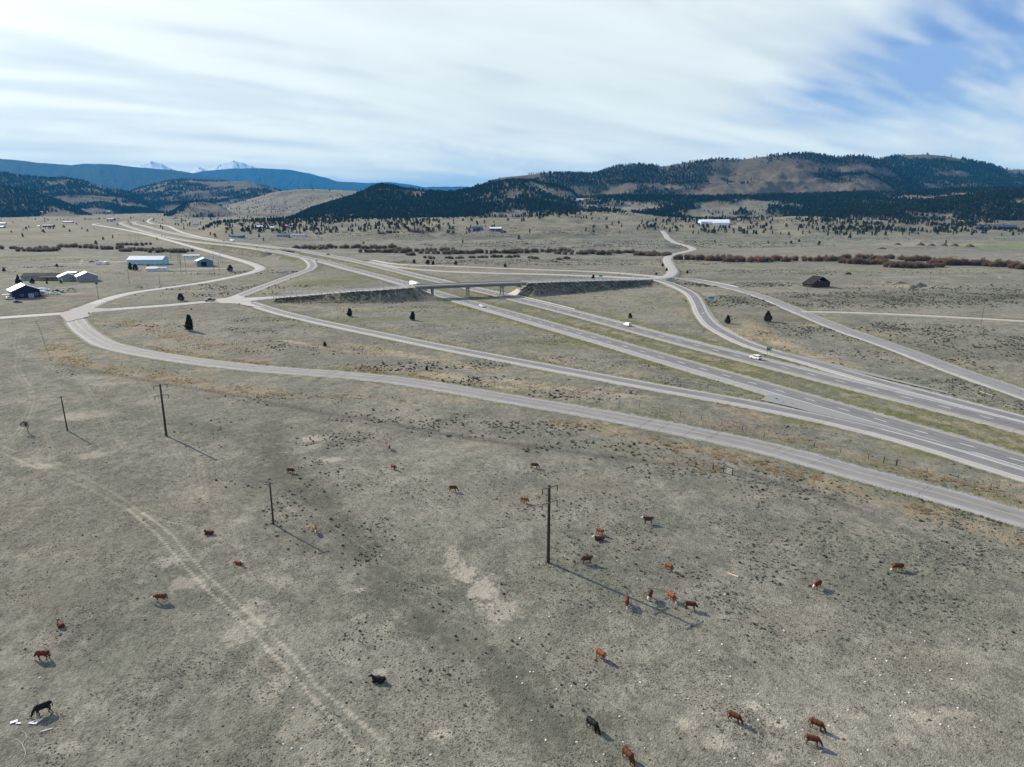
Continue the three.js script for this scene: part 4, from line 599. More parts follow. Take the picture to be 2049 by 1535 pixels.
// ridge runs along the building's own x; its front looks along +z
function gable(parent, L, W, eave, ridge, wall, roof, o = {}) {
  const x0 = o.x || 0, z0 = o.z || 0, ov = o.over ?? .45, th = .16;
  const sh = new THREE.Shape([[-W / 2, -1.2], [W / 2, -1.2], [W / 2, eave], [0, ridge], [-W / 2, eave]].map(p => new THREE.Vector2(...p)));
  const w = part(parent, 'wall', new THREE.ExtrudeGeometry(sh, { depth: L, bevelEnabled: false }).rotateY(Math.PI / 2).translate(-L / 2 + x0, 0, z0), wall);
  const run = W / 2 + ov, rise = (ridge - eave) / (W / 2), sl = Math.atan(rise), len = run / Math.cos(sl);
  for (const s of [1, -1]) { const rp = part(parent, 'roof_slope', box(L + 2 * ov, th, len, x0, ridge + th * .55 - Math.sin(sl) * len / 2, z0 + s * run / 2, 0, 0, s * sl), s > 0 && o.roofFront ? o.roofFront : roof); if (o.ribs) for (let k = 1; k < o.ribs; k++) part(rp, 'roof_rib', box(.08, .05, len, x0 - L / 2 - ov + (L + 2 * ov) * k / o.ribs, ridge + th * 1.15 - Math.sin(sl) * len / 2 + .03, z0 + s * run / 2, 0, 0, s * sl), roof); }
  for (const [side, u, y, ww, hh, kind = 'window'] of o.openings || []) {                                  // side: f front, b back, l left end, r right end
    const d = .07, turn = side === 'f' ? 0 : side === 'b' ? Math.PI : side === 'r' ? Math.PI / 2 : -Math.PI / 2, ox = side === 'r' ? L / 2 : side === 'l' ? -L / 2 : u, oz = side === 'f' ? W / 2 : side === 'b' ? -W / 2 : u;
    const place = gm => gm.rotateY(turn).translate(x0 + ox, 0, z0 + oz);
    if (kind === 'window') { const f = part(parent, 'window', place(join([box(ww + .16, .09, d, 0, y + hh / 2, 0), box(ww + .16, .09, d, 0, y - hh / 2, 0), box(.09, hh, d, -ww / 2, y, 0), box(.09, hh, d, ww / 2, y, 0)])), lin(.7, .7, .68)); part(f, 'pane', place(box(ww, hh, .06, 0, y, 0)), pane); }
    else { const f = part(parent, kind, place(box(ww, hh, d, 0, y, .01)), o.doorMat || lin(.6, .6, .6)); if (kind === 'door') part(f, 'handle', place(box(.06, .2, .06, ww * .38, y - .1, .08)), steel); }
  }
  return w;
}
function building(name, label, px, py, turn, make) { const p = sight(px, py), g = new THREE.Group(); g.position.copy(p); g.rotation.y = turn; make(g); tag(top(name, g), label, 'building'); return g; }
const whiteRoof = ribbed(.82, .83, .84, .35), greyRoof = ribbed(.30, .31, .33), darkRoof = ribbed(.05, .05, .055, .95), navy = ribbed(.018, .024, .06), greySiding = ribbed(.24, .245, .26), blueSteel = ribbed(.12, .19, .23), iceBlue = ribbed(.30, .50, .58), paleRoof = lin(.34, .34, .34, { metalness: .5, roughness: .36 }), metalRoof = lin(.30, .31, .33, { metalness: .65, roughness: .33 });
building('farm_house', 'navy gabled building with one white roof slope in the lower left yard', 50, 594, .34, g => {
  gable(g, 15, 15.5, 5.0, 8.4, navy, metalRoof, { over: .8, openings: [] });
  g.rotation.y = 2.3;                                          // ridge runs away from the viewer
  for (const [z, y, w, h] of [[2.5, 1.4, 3.2, 2.8], [5.6, 2.2, 1.6, 1.6], [-2.5, 2.0, 1.4, 1.4]]) { const f = part(g, h > 2 ? 'garage_door' : 'window', box(.1, h, w, -7.53, y, z), h > 2 ? lin(.30, .32, .36) : lin(.55, .55, .55)); if (h < 2) part(f, 'pane', box(.06, h - .25, w - .25, -7.57, y, z), pane); }
  part(g, 'porch', box(4.5, .25, 5, -2, 2.6, -10), lin(.55, .54, .5)); for (const z of [-12, -8]) part(g, 'porch_post', box(.2, 3.6, .2, -4, .8, z), lin(.6, .6, .58));
});
building('ranch_house', 'long grey ranch house with dark roof and shaded porch', 88, 560, .06, g => {
  gable(g, 29, 11, 3.2, 5.4, greySiding, darkRoof, { openings: [['f', -11, 1.8, 1.6, 1.2], ['f', -6, 1.8, 1.8, 1.2], ['f', -1.5, 1.8, 1.2, 1.2], ['l', 0, 1.7, 1.4, 1.2]] });
  part(g, 'porch_roof', box(13.5, .18, 4.2, 7.2, 3.05, 7.1, 0, 0, .12), darkRoof); for (const x of [1, 5, 9, 13.4]) part(g, 'porch_post', box(.2, 3.9, .2, x, 1, 8.9), lin(.35, .35, .36));
  part(g, 'patio_door', box(2.4, 2.1, .08, 6, 1.1, 5.53), pane); part(g, 'door', box(1, 2.1, .08, 10.5, 1.1, 5.53), lin(.4, .12, .1));
});
building('garage', 'grey gabled garage joined to the right end of the ranch house', 135, 561, 0, g => { gable(g, 11, 12.5, 3.4, 5.9, greySiding, paleRoof, { openings: [] }); g.rotation.y = 2.2; const f = part(g, 'window', box(.1, 1.1, 1.3, -5.53, 2.2, 1.6), lin(.6, .6, .6)); part(f, 'pane', box(.06, .9, 1.1, -5.56, 2.2, 1.6), pane); part(g, 'door', box(.1, 2.1, 1.0, -5.53, 1.05, -4.4), lin(.78, .78, .76)); });
building('detached_garage', 'grey detached garage with pale roof at the right of the ranch house', 174, 562, 0, g => { gable(g, 14, 14.5, 4.2, 7.2, greySiding, paleRoof, { openings: [] }); g.rotation.y = 2.2; for (const z of [-1.5, 4.5]) { const f = part(g, 'window', box(.1, 1.1, 1.4, -7.03, 2.3, z), lin(.6, .6, .6)); part(f, 'pane', box(.06, .9, 1.2, -7.06, 2.3, z), pane); } });
building('carport', 'low white roofed shed behind the grey garages', 146, 552.5, .06, g => gable(g, 8, 6, 3.0, 4.0, greySiding, whiteRoof, {}));
building('metal_shop', 'long white roofed metal shop, largest building of the settlement', 297, 529, .03, g => {
  gable(g, 35, 15, 5.2, 8.4, iceBlue, whiteRoof, { over: .5, ribs: 14, openings: [['r', 0, 2.2, 4, 4.2, 'garage_door'], ['f', -9, 1.3, 1, 2.1, 'door'], ['f', 10, 1.3, 1, 2.1, 'door']] });
  for (const x of [-8, 1, 11]) part(g, 'buttress', box(.25, .25, 3.2, x, .8, 8.8, 0, 0, .55), lin(.75, .78, .8)); part(g, 'base_trim', box(35.1, .7, .12, 0, .35, 7.58), lin(.18, .22, .25));
});
building('steel_shed', 'blue grey steel shed with dark sliding door near the gravel yard', 409, 532, 0, g => { gable(g, 15, 15, 5.2, 8.2, blueSteel, iceBlue, { over: .5 }); g.rotation.y = 2.1; part(g, 'sliding_door', box(.12, 4.4, 4.8, -7.56, 2.2, -1.2), lin(.012, .016, .035)); });
building('mobile_home', 'long white mobile home above the gravel yard', 384, 516, .03, g => gable(g, 19, 5, 2.9, 3.5, ribbed(.62, .66, .7), whiteRoof, { over: .2, openings: [['f', -7, 1.8, 1.3, .9], ['f', -3.5, 1.8, 1.3, .9], ['f', 0, 1.2, .9, 2, 'door'], ['f', 3, 1.8, 1.6, .9], ['f', 7, 1.8, 1.3, .9]] }));
building('small_shed', 'small white hip shed right in front of the metal shop', 306, 542, .1, g => gable(g, 9, 6, 2.4, 3.8, ribbed(.55, .6, .62), whiteRoof, { openings: [['f', 2.5, 1.2, 1, 2, 'door']] }));
building('camp_trailer', 'pale camper trailer parked beside the small white shed', 325, 542, .15, g => gable(g, 8, 2.6, 2.9, 3.1, ribbed(.6, .65, .68), whiteRoof, { over: .05, openings: [['f', -2, 1.9, 1, .7], ['f', 2, 1.9, 1, .7], ['f', .2, 1.3, .7, 1.8, 'door']] }));
building('field_barn', 'collapsed dark brown plank barn with a sagging roof, alone in the field', 1637, 573, .12, g => {
  const plank = [lin(.045, .03, .024), lin(.06, .042, .034), lin(.035, .025, .022)], r = rngOf(8);
  const topY = z => z < 1 ? lerp(3.4, 7.4, (z + 6) / 7) : lerp(7.4, 2.2, (z - 1) / 9);
  // gable end of separate boards
  for (let i = 0; i < 30; i++) { const z = -5.9 + i * .5, h = Math.max(.8, topY(z) - .15 - (r() < .12 ? 1.4 * r() : 0)); if (z > 5.4 && r() < .5) continue; const b = part(g, 'board', box(.08, h, .45, -5 + (r() - .5) * .08, h / 2 - .1, z, 0, 0, (r() - .5) * .03), plank[i % 3]); if (i % 9 === 4) b.userData.label = 'greyer board'; }
  for (let i = 0; i < 22; i++) { const h = 3.2 + r() * .3; part(g, 'board', box(.45, h, .08, -4.8 + i * .47, h / 2 - .1, -6, 0, (r() - .5) * .03), plank[(i + 1) % 3]); }
  part(g, 'far_wall', box(.1, 4.5, 12, 5.2, 2.1, 1), plank[0]); part(g, 'low_wall', box(10.4, 2.2, .1, 0, 1.0, 9.6), plank[2]);
  const s1 = Math.atan2(4.0, 7), s2 = Math.atan2(5.2, 9); part(g, 'roof_slope', box(11.6, .18, 8.6, 0, 5.5, -2.6, 0, 0, -s1), lin(.028, .024, .026, { roughness: 1, specularIntensity: .1 })); part(g, 'roof_slope', box(11.6, .18, 11.0, .1, 4.75, 5.6, .02, .02, s2), lin(.03, .026, .03, { roughness: 1, specularIntensity: .1 }));
  for (let k = 0; k < 5; k++) part(g, 'fallen_board', box(.3, .06, 2.4 + r() * 2, -6 - r() * 2, .12, 3 + k * 1.6, r() * 2), plank[k % 3]);
  g.rotation.y = Math.PI / 2 + .25 + Math.PI / 2 + Math.PI / 2;
});
building('arena_hall', 'large white metal hall on the slope behind the creek, with two round bins', 1428, 449, .05, g => {
  gable(g, 62, 24, 6, 10, ribbed(.5, .6, .72), whiteRoof, { over: .4 }); gable(g, 34, 12, 4, 5.4, ribbed(.72, .76, .8), whiteRoof, { x: 10, z: 15, over: .3 }); part(g, 'ramp_roof', box(16, .3, 14, 38, 5, 3, 0, -.38), whiteRoof);
  for (const x of [-15, -8]) { const b = part(g, 'grain_bin', cyl(3.2, 3.2, 4.6, x, -1, 16, 18), lin(.62, .6, .56, { metalness: .3, roughness: .4 })); part(b, 'bin_cap', new THREE.ConeGeometry(3.3, 1.6, 18).translate(x, 4.4, 16), lin(.72, .7, .66, { metalness: .3, roughness: .35 })); }
});
building('long_lodge', 'long dark blue roofed lodge under the wooded slope at the far right', 2008, 458, -.05, g => { gable(g, 46, 14, 4, 8, ribbed(.07, .07, .085), ribbed(.075, .09, .15, .45), { openings: [['f', -12, 2, 2, 1.4], ['f', 0, 2, 2, 1.4], ['f', 12, 2, 2, 1.4]] }); gable(g, 12, 18, 4.5, 8.6, ribbed(.07, .07, .085), ribbed(.075, .09, .15, .45), { x: -12, z: 2 }); });
building('low_lodge', 'smaller dark blue roofed building left of the long lodge', 1962, 458, -.05, g => gable(g, 26, 12, 3.4, 6.2, ribbed(.09, .09, .1), ribbed(.08, .095, .14, .45), { openings: [['f', -6, 1.9, 1.8, 1.2], ['f', 5, 1.9, 1.8, 1.2]] }));
// small far buildings: [photo x, base y, width m, depth, eave, ridge, wall, roof, label]
const W3 = (r, g, b) => ribbed(r, g, b);
[[476,475,24,6,3.2,4,W3(.05,.17,.25),W3(.10,.22,.30),'long blue trailer beside the frontage lanes'],[527,457,26,12,3.4,6,W3(.16,.13,.17),W3(.62,.6,.64),'white and dark farm building left of the red barn'],[541,458,14,9,3,4.6,W3(.7,.7,.7),whiteRoof,'low white shed left of the red barn'],[573,456,12,9,4,5.6,W3(.25,.05,.06),W3(.38,.12,.14),'small red barn below the junipers'],[582,457.5,7,6,3,4,W3(.04,.22,.18),W3(.06,.26,.22),'teal shed touching the red barn'],[566,473.5,20,9,3,5,W3(.22,.25,.33),W3(.18,.20,.27),'blue grey farmhouse by the pale field road'],[598,473,26,8,3,4.4,W3(.55,.57,.65),W3(.32,.31,.38),'long grey house right of the blue grey farmhouse'],[638,468.5,12,5,3.2,3.8,W3(.05,.07,.08),W3(.12,.15,.16),'single dark trailer alone in the pale field'],[955,461,20,12,3.5,7,W3(.13,.13,.24),W3(.10,.10,.22),'dark violet roofed house in front of the pine clump'],[992,461.5,22,11,4,6.4,W3(.07,.07,.08),whiteRoof,'white metal roofed house right of the violet roofed house'],[98,454,26,12,3.4,6,W3(.03,.05,.08),W3(.035,.06,.10),'dark farm building among bare trees in the west field'],[78,454.5,8,6,3,3.8,W3(.6,.66,.72),whiteRoof,'small white trailer beside the dark farm building'],[137,446,30,9,3.2,4.4,W3(.2,.2,.25),whiteRoof,'long white roofed shed in the west field'],[4,449,22,10,3.5,5,W3(.35,.42,.5),whiteRoof,'pale farm shed at the left edge of the west field'],[3,456,18,10,3,4.4,W3(.10,.14,.2),W3(.30,.38,.46),'grey roofed house at the left edge of the west field'],[88,426,34,10,4,6,W3(.4,.48,.6),whiteRoof,'white hall at the foot of the western woods'],[217,424,16,8,3.4,5,W3(.7,.68,.66),whiteRoof,'tiny white house on the far tan flat'],[222,441,26,12,4,7,W3(.06,.12,.2),W3(.08,.14,.24),'dark blue building in the far tree row'],[392,451,14,10,3.4,5.6,W3(.4,.4,.44),W3(.16,.2,.34),'blue roofed house on the knoll above the lanes'],[1160,402,26,14,5,9,W3(.6,.6,.6),whiteRoof,'white house in the woods, left one'],[1196,404,22,10,4,6,W3(.55,.58,.6),whiteRoof,'white house in the woods, right of the larger one'],[1286,401,34,14,4,8,W3(.03,.035,.06),W3(.035,.04,.07),'dark house in the clearing of the wooded bench'],[1892,398,24,10,4,6,W3(.7,.7,.7),whiteRoof,'white building among the hillside pines, leftmost'],[1919,398,20,10,4,6,W3(.7,.68,.66),whiteRoof,'white building among the hillside pines, second'],[1979,390,12,10,4,6,W3(.6,.55,.5),whiteRoof,'small white building higher in the pines'],[2031,385,26,14,6,9,W3(.5,.45,.42),W3(.42,.40,.38),'broad pale house high on the eastern slope']].forEach(([px, py, w, d, e, r, wall, roof, label], i) => building('far_building', label, px, py, ((i * 37) % 11 - 5) * .05, g => { gable(g, w, d, e, r, wall, roof, { over: .3, openings: [['f', -w * .25, e * .55, 1.6, 1.3], ['f', w * .22, e * .55, 1.6, 1.3], ['f', 0, 1.1, 1.1, 2.1, 'door']] }); }));

// ------------------------------------------------------------------ vehicles
const glass = new THREE.MeshStandardMaterial({ color: new THREE.Color().setRGB(.012, .014, .018), roughness: .08 }), tyreMat = lin(.018, .018, .018), rimMat = lin(.45, .46, .48, { metalness: .7, roughness: .35 }), lampRed = lin(.32, .02, .02, { roughness: .25 }), lampClear = lin(.75, .76, .78, { roughness: .15 });
const paint = (r, g, b) => new THREE.MeshPhysicalMaterial({ color: new THREE.Color().setRGB(r, g, b), roughness: .35, clearcoat: .8, clearcoatRoughness: .08 });
const STYLES = {
  suv: { L: 4.75, W: 1.88, body: [[-2.37, .42], [-2.37, .95], [-2.3, 1.02], [1.0, 1.04], [1.25, 1.0], [2.2, .86], [2.36, .7], [2.36, .4], [2.0, .3], [-2.1, .3]], cab: [[-2.22, 1.0], [-1.95, 1.62], [-1.6, 1.72], [-.1, 1.72], [.35, 1.64], [1.15, 1.02]], win: [[[-1.95, 1.08], [-1.75, 1.5], [-1.05, 1.56], [-1.05, 1.08]], [[-.97, 1.08], [-.97, 1.57], [-.1, 1.57], [-.1, 1.08]], [[-.02, 1.08], [-.02, 1.57], [.3, 1.53], [.92, 1.08]]], ws: [[.38, 1.61], [1.12, 1.06]], rw: [[-1.97, 1.58], [-2.19, 1.08]], ax: [1.42, -1.42] },
  sedan: { L: 4.7, W: 1.82, body: [[-2.35, .45], [-2.33, .9], [-2.1, .98], [1.0, .95], [1.3, .92], [2.2, .78], [2.35, .62], [2.35, .38], [2.0, .28], [-2.1, .28]], cab: [[-1.75, .96], [-1.05, 1.38], [-.7, 1.43], [.1, 1.43], [.45, 1.36], [1.2, .94]], win: [[[-1.35, 1.0], [-.98, 1.28], [-.55, 1.32], [-.55, 1.0]], [[-.47, 1.0], [-.47, 1.33], [.2, 1.33], [.45, 1.28], [.9, 1.0]]], ws: [[.48, 1.34], [1.17, .97]], rw: [[-1.07, 1.36], [-1.72, .99]], ax: [1.4, -1.38] },
  pickup: { L: 5.8, W: 1.95, body: [[-2.9, .55], [-2.9, 1.12], [.9, 1.14], [1.3, 1.12], [2.7, 1.0], [2.88, .8], [2.88, .5], [2.5, .42], [-2.7, .42]], cab: [[-.95, 1.1], [-.85, 1.78], [-.6, 1.86], [.5, 1.86], [.75, 1.78], [1.45, 1.12]], win: [[[-.75, 1.2], [-.72, 1.66], [-.02, 1.7], [-.02, 1.2]], [[.06, 1.2], [.06, 1.7], [.62, 1.66], [1.2, 1.2]]], ws: [[.78, 1.76], [1.42, 1.16]], rw: [[-.86, 1.74], [-.95, 1.18]], ax: [1.85, -1.75], bed: true },
};
function makeCar(style, mat) {
  const S = STYLES[style], g = new THREE.Group(), ex = (p, w, bev) => new THREE.ExtrudeGeometry(new THREE.Shape(p.map(q => new THREE.Vector2(...q))), { depth: w - 2 * bev, bevelEnabled: true, bevelThickness: bev, bevelSize: bev * .6, bevelSegments: 2 }).translate(0, 0, -w / 2 + bev);
  const list = [ex(S.body, S.W, .07), ex(S.cab, S.W - .28, .1)];
  part(g, 'body', join(list), mat);
  if (S.bed) part(g, 'load_bed', box(1.75, .03, 1.5, -1.95, 1.165, 0), lin(.03, .03, .03));
  for (const s of [-1, 1]) for (const w of S.win) part(g, 'side_window', new THREE.ExtrudeGeometry(new THREE.Shape(w.map(q => new THREE.Vector2(...q))), { depth: .02, bevelEnabled: false }).translate(0, 0, s > 0 ? S.W / 2 - .135 : -S.W / 2 + .115), glass);
  for (const [n, [a, b]] of [['windscreen', S.ws], ['rear_window', S.rw]]) { const dx = b[0] - a[0], dy = b[1] - a[1], l = Math.hypot(dx, dy), sgn = n === 'windscreen' ? 1 : -1, ang = Math.atan2(dy, dx); part(g, n, box(l * .92, .02, S.W - .42, 0, 0, 0, 0, ang).translate((a[0] + b[0]) / 2 + Math.abs(dy) / l * .07 * sgn, (a[1] + b[1]) / 2 + Math.abs(dx) / l * .07, 0), glass); }
  for (const x of S.ax) for (const s of [-1, 1]) { const w = part(g, 'wheel', new THREE.CylinderGeometry(.36, .36, .24, 18).rotateX(Math.PI / 2).translate(x, .36, s * (S.W / 2 - .11)), tyreMat); part(w, 'rim', new THREE.CylinderGeometry(.22, .22, .255, 12).rotateX(Math.PI / 2).translate(x, .36, s * (S.W / 2 - .11)), rimMat); }
  const y = S.bed ? .85 : .72; for (const s of [-1, 1]) { part(g, 'headlight', box(.12, .16, .36, S.L / 2 - .02, y, s * (S.W / 2 - .32)), lampClear); part(g, 'tail_light', box(.08, .24, .2, -S.L / 2 - .03, y + .12, s * (S.W / 2 - .2)), lampRed); part(g, 'mirror', box(.14, .14, .2, (S.ws[1][0] - .35), S.ws[1][1] + .12, s * (S.W / 2 + .04)), mat); }
  part(g, 'rear_bumper', box(.12, .2, S.W - .1, -S.L / 2 - .04, S.bed ? .6 : .5, 0), lin(.06, .06, .065));
  return g;
}
const carWhite = paint(.82, .83, .84), carDark = paint(.02, .02, .022), carGrey = paint(.25, .26, .28), carRed = paint(.18, .03, .02), carBlack = paint(.012, .012, .014);
function drive(style, mat, key, px, d, away, label, group) {                  // on a road, heading along it or back
  const R = ROADS[key], i = clamp(xSpan(R, px, px)[0], 1, R.n - 1), p = offset(R, i, d), q = R.side[i], g = makeCar(style, mat); g.position.set(p.x, p.y + .01, p.z); 
  const t = [q[1], -q[0]]; g.rotation.y = Math.atan2(-t[1] * (away ? 1 : -1), t[0] * (away ? 1 : -1)); tag(top(style === 'pickup' ? 'pickup_truck' : 'car', g), label, style === 'pickup' ? 'pickup' : 'car', group); return g;
}
function park(style, mat, px, py, turn, label) { const p = sight(px, py), g = makeCar(style, mat); g.position.copy(p); g.position.y += .02; g.rotation.y = turn; tag(top(style === 'pickup' ? 'pickup_truck' : 'car', g), label, style === 'pickup' ? 'pickup' : 'car', 'vehicles parked in the yards'); return g; }
drive('suv', carWhite, 'north', 1510, 1.3, true, 'white wagon on the far carriageway beside the green exit sign', 'cars on the highway');
drive('suv', carWhite, 'north', 1253, 1.3, true, 'white wagon on the far carriageway beyond the lone infield juniper', 'cars on the highway');
drive('sedan', carWhite, 'south', 967, -1.25, false, 'white sedan on the nearer carriageway just past the overpass', 'cars on the highway');
drive('pickup', carBlack, 'cross', 423, -1.6, false, 'black pickup with pale roof glint on the cross road west of the ramps', 'cars on the highway').scale.setScalar(1.08);
drive('suv', carBlack, 'north', 653, 1.3, true, 'small dark car on the far carriageway near the creek thicket', 'cars on the highway');
drive('sedan', carBlack, 'south', 853, -1.25, false, 'dark car passing beneath the overpass deck', 'cars on the highway');
drive('suv', carWhite, 'south', 309.5, -1.0, false, 'tiny white car on the nearer lanes in the far bend', 'cars on the highway'); drive('suv', carGrey, 'south', 325, -1.0, false, 'tiny grey car following the white one in the far bend', 'cars on the highway'); drive('sedan', carGrey, 'south', 331, -1.0, false, 'last tiny car of the string in the far bend', 'cars on the highway'); drive('suv', carWhite, 'north', 308, 1.0, true, 'tiny pale car on the farther lanes in the far bend', 'cars on the highway');
drive('sedan', carDark, 'north', 446, 1.2, true, 'small dark car on the far carriageway before its short bridge', 'cars on the highway');
function truck(key, px, d, away, label, long = 14.6) {
  const R = ROADS[key], i = xSpan(R, px, px)[0], p = offset(R, i, d), q = R.side[i], g = new THREE.Group(), w = carWhite; const t = [q[1] * (away ? 1 : -1), -q[0] * (away ? 1 : -1)];
  const tr = part(g, 'trailer', box(long, 2.75, 2.55, -long / 2 + .5, 2.62, 0), lin(.82, .82, .81, { roughness: .45 })); part(tr, 'trailer_frame', box(long - .5, .2, 1.1, -long / 2 + .5, 1.12, 0), lin(.05, .05, .05)); part(tr, 'trailer_door', box(.04, 2.5, 2.3, -long + .47, 2.62, 0), lin(.74, .74, .73));
  part(g, 'cab', join([box(2.2, 2.6, 2.4, 2.3, 2.1, 0), box(1.5, 1.3, 2.1, 4.0, 1.45, 0), box(1.6, .8, 2.2, 1.9, 3.7, 0, 0, .2)]), w); part(g, 'windscreen', box(.06, .85, 2.1, 3.42, 2.85, 0, 0, .12), glass); for (const s of [-1, 1]) part(g, 'side_window', box(.9, .8, .05, 2.8, 2.75, s * 1.21), glass);
  for (const x of [4.1, 1.5, .3, -long + 2.2, -long + 3.5]) for (const s of [-1, 1]) { const wl = part(g, 'wheel', new THREE.CylinderGeometry(.5, .5, .5, 16).rotateX(Math.PI / 2).translate(x, .5, s * 1.0), tyreMat); part(wl, 'rim', new THREE.CylinderGeometry(.28, .28, .52, 12).rotateX(Math.PI / 2).translate(x, .5, s * 1.0), rimMat); }
  part(g, 'bumper', box(.2, .4, 2.3, 4.85, .7, 0), rimMat); for (const s of [-1, 1]) part(g, 'headlight', box(.1, .25, .4, 4.78, 1.15, s * .85), lampClear);
  g.position.copy(p); g.rotation.y = Math.atan2(-t[1], t[0]); tag(top('semi_truck', g), label, 'truck');
}
truck('south', 836, -1.25, false, 'white box semi trailer passing behind the overpass parapet'); truck('north', 462, 1.2, true, 'white semi truck on the far carriageway near the blue trailer', 12);
// yards
park('pickup', carBlack, 114, 584, .5, 'black pickup in the lower left yard'); park('pickup', carWhite, 111, 589, .1, 'low white pickup in front of the black one in the lower left yard'); park('suv', carGrey, 125, 586, -.3, 'grey wagon right of the black pickup in the lower left yard'); park('suv', carWhite, 92, 581, .2, 'white wagon behind the campers in the lower left yard'); park('sedan', carWhite, 94, 589, .2, 'white sedan right of the near camper in the lower left yard'); park('sedan', carDark, 36, 606, .1, 'dark sedan on the grass before the navy building'); park('suv', carWhite, 341, 543, .2, 'white wagon right of the pale camper trailer'); park('pickup', carDark, 332, 526.5, .2, 'dark pickup at the right end of the metal shop'); park('suv', carWhite, 20, 599, 1, 'white wagon beside the porch of the navy building');
function camper(px, py, turn, L, label) { const p = sight(px, py), g = new THREE.Group(), sh = new THREE.Shape([[-L / 2, .55], [-L / 2, 2.75], [-L / 2 + .3, 2.95], [L / 2 - .9, 2.95], [L / 2, 2.1], [L / 2 - .3, .55]].map(q => new THREE.Vector2(...q))); part(g, 'body', new THREE.ExtrudeGeometry(sh, { depth: 2.3, bevelEnabled: true, bevelSize: .06, bevelThickness: .06, bevelSegments: 2 }).translate(0, 0, -1.15), lin(.78, .79, .8, { roughness: .4 })); part(g, 'stripe', box(L * .9, .25, 2.48, 0, 1.2, 0), lin(.3, .34, .45)); for (const x of [-1.8, 1.4]) for (const s of [-1, 1]) part(g, 'window', box(1, .6, .04, x, 2.1, s * 1.23), glass); part(g, 'door', box(.7, 1.8, .04, 0, 1.55, 1.23), lin(.65, .66, .68)); for (const x of [-.5, .5]) for (const s of [-1, 1]) part(g, 'wheel', new THREE.CylinderGeometry(.34, .34, .22, 14).rotateX(Math.PI / 2).translate(x, .34, s * 1.1), tyreMat); part(g, 'drawbar', box(1.3, .12, .12, L / 2 + .4, .5, 0), steel); g.position.copy(p); g.rotation.y = turn; tag(top('camper', g), label, 'camper'); }
camper(81, 585, .1, 8, 'white camper trailer behind another in the lower left yard'); camper(82, 591, .15, 6.5, 'nearer white camper trailer beside the navy building'); camper(199, 529.5, .1, 8, 'white flat trailer body in the gravel yard left of the metal shop'); camper(214, 529, 1.3, 5, 'short white box trailer at the right of the scrap group');
park('pickup', carDark, 184, 525, .3, 'dark truck at the left of the scrap group'); park('suv', carGrey, 196, 524, .2, 'grey vehicle behind the white trailer body in the scrap group');
{ const p = sight(197, 570), g = new THREE.Group(); g.position.copy(p).setY(p.y); g.position.copy(sight(197, 598)); part(g, 'tank', new THREE.SphereGeometry(.85, 14, 10).translate(0, 10.2, 0), woodDark); part(g, 'tank_band', new THREE.TorusGeometry(.86, .06, 6, 16).rotateX(Math.PI / 2).translate(0, 10.2, 0), steel); tag(top('round_tank', g), 'dark round ball on top of the thin roadside pole', 'tank'); }
{ const p = sight(143, 584), g = new THREE.Group(); g.position.copy(p); const m = lin(.16, .15, .13); for (const s of [-1, 1]) { part(g, 'arch_rib', new THREE.TorusGeometry(2.6, .22, 6, 18, Math.PI).translate(0, 0, s * 1.1), m); } for (let i = 0; i < 7; i++) { const a = Math.PI * (i + .5) / 7; part(g, 'arch_slat', box(.3, .1, 2.4, Math.cos(a) * 2.6, Math.sin(a) * 2.6, 0), m); } tag(top('arch_frame', g), 'grey round arched frame standing in the lower left yard', 'frame'); }
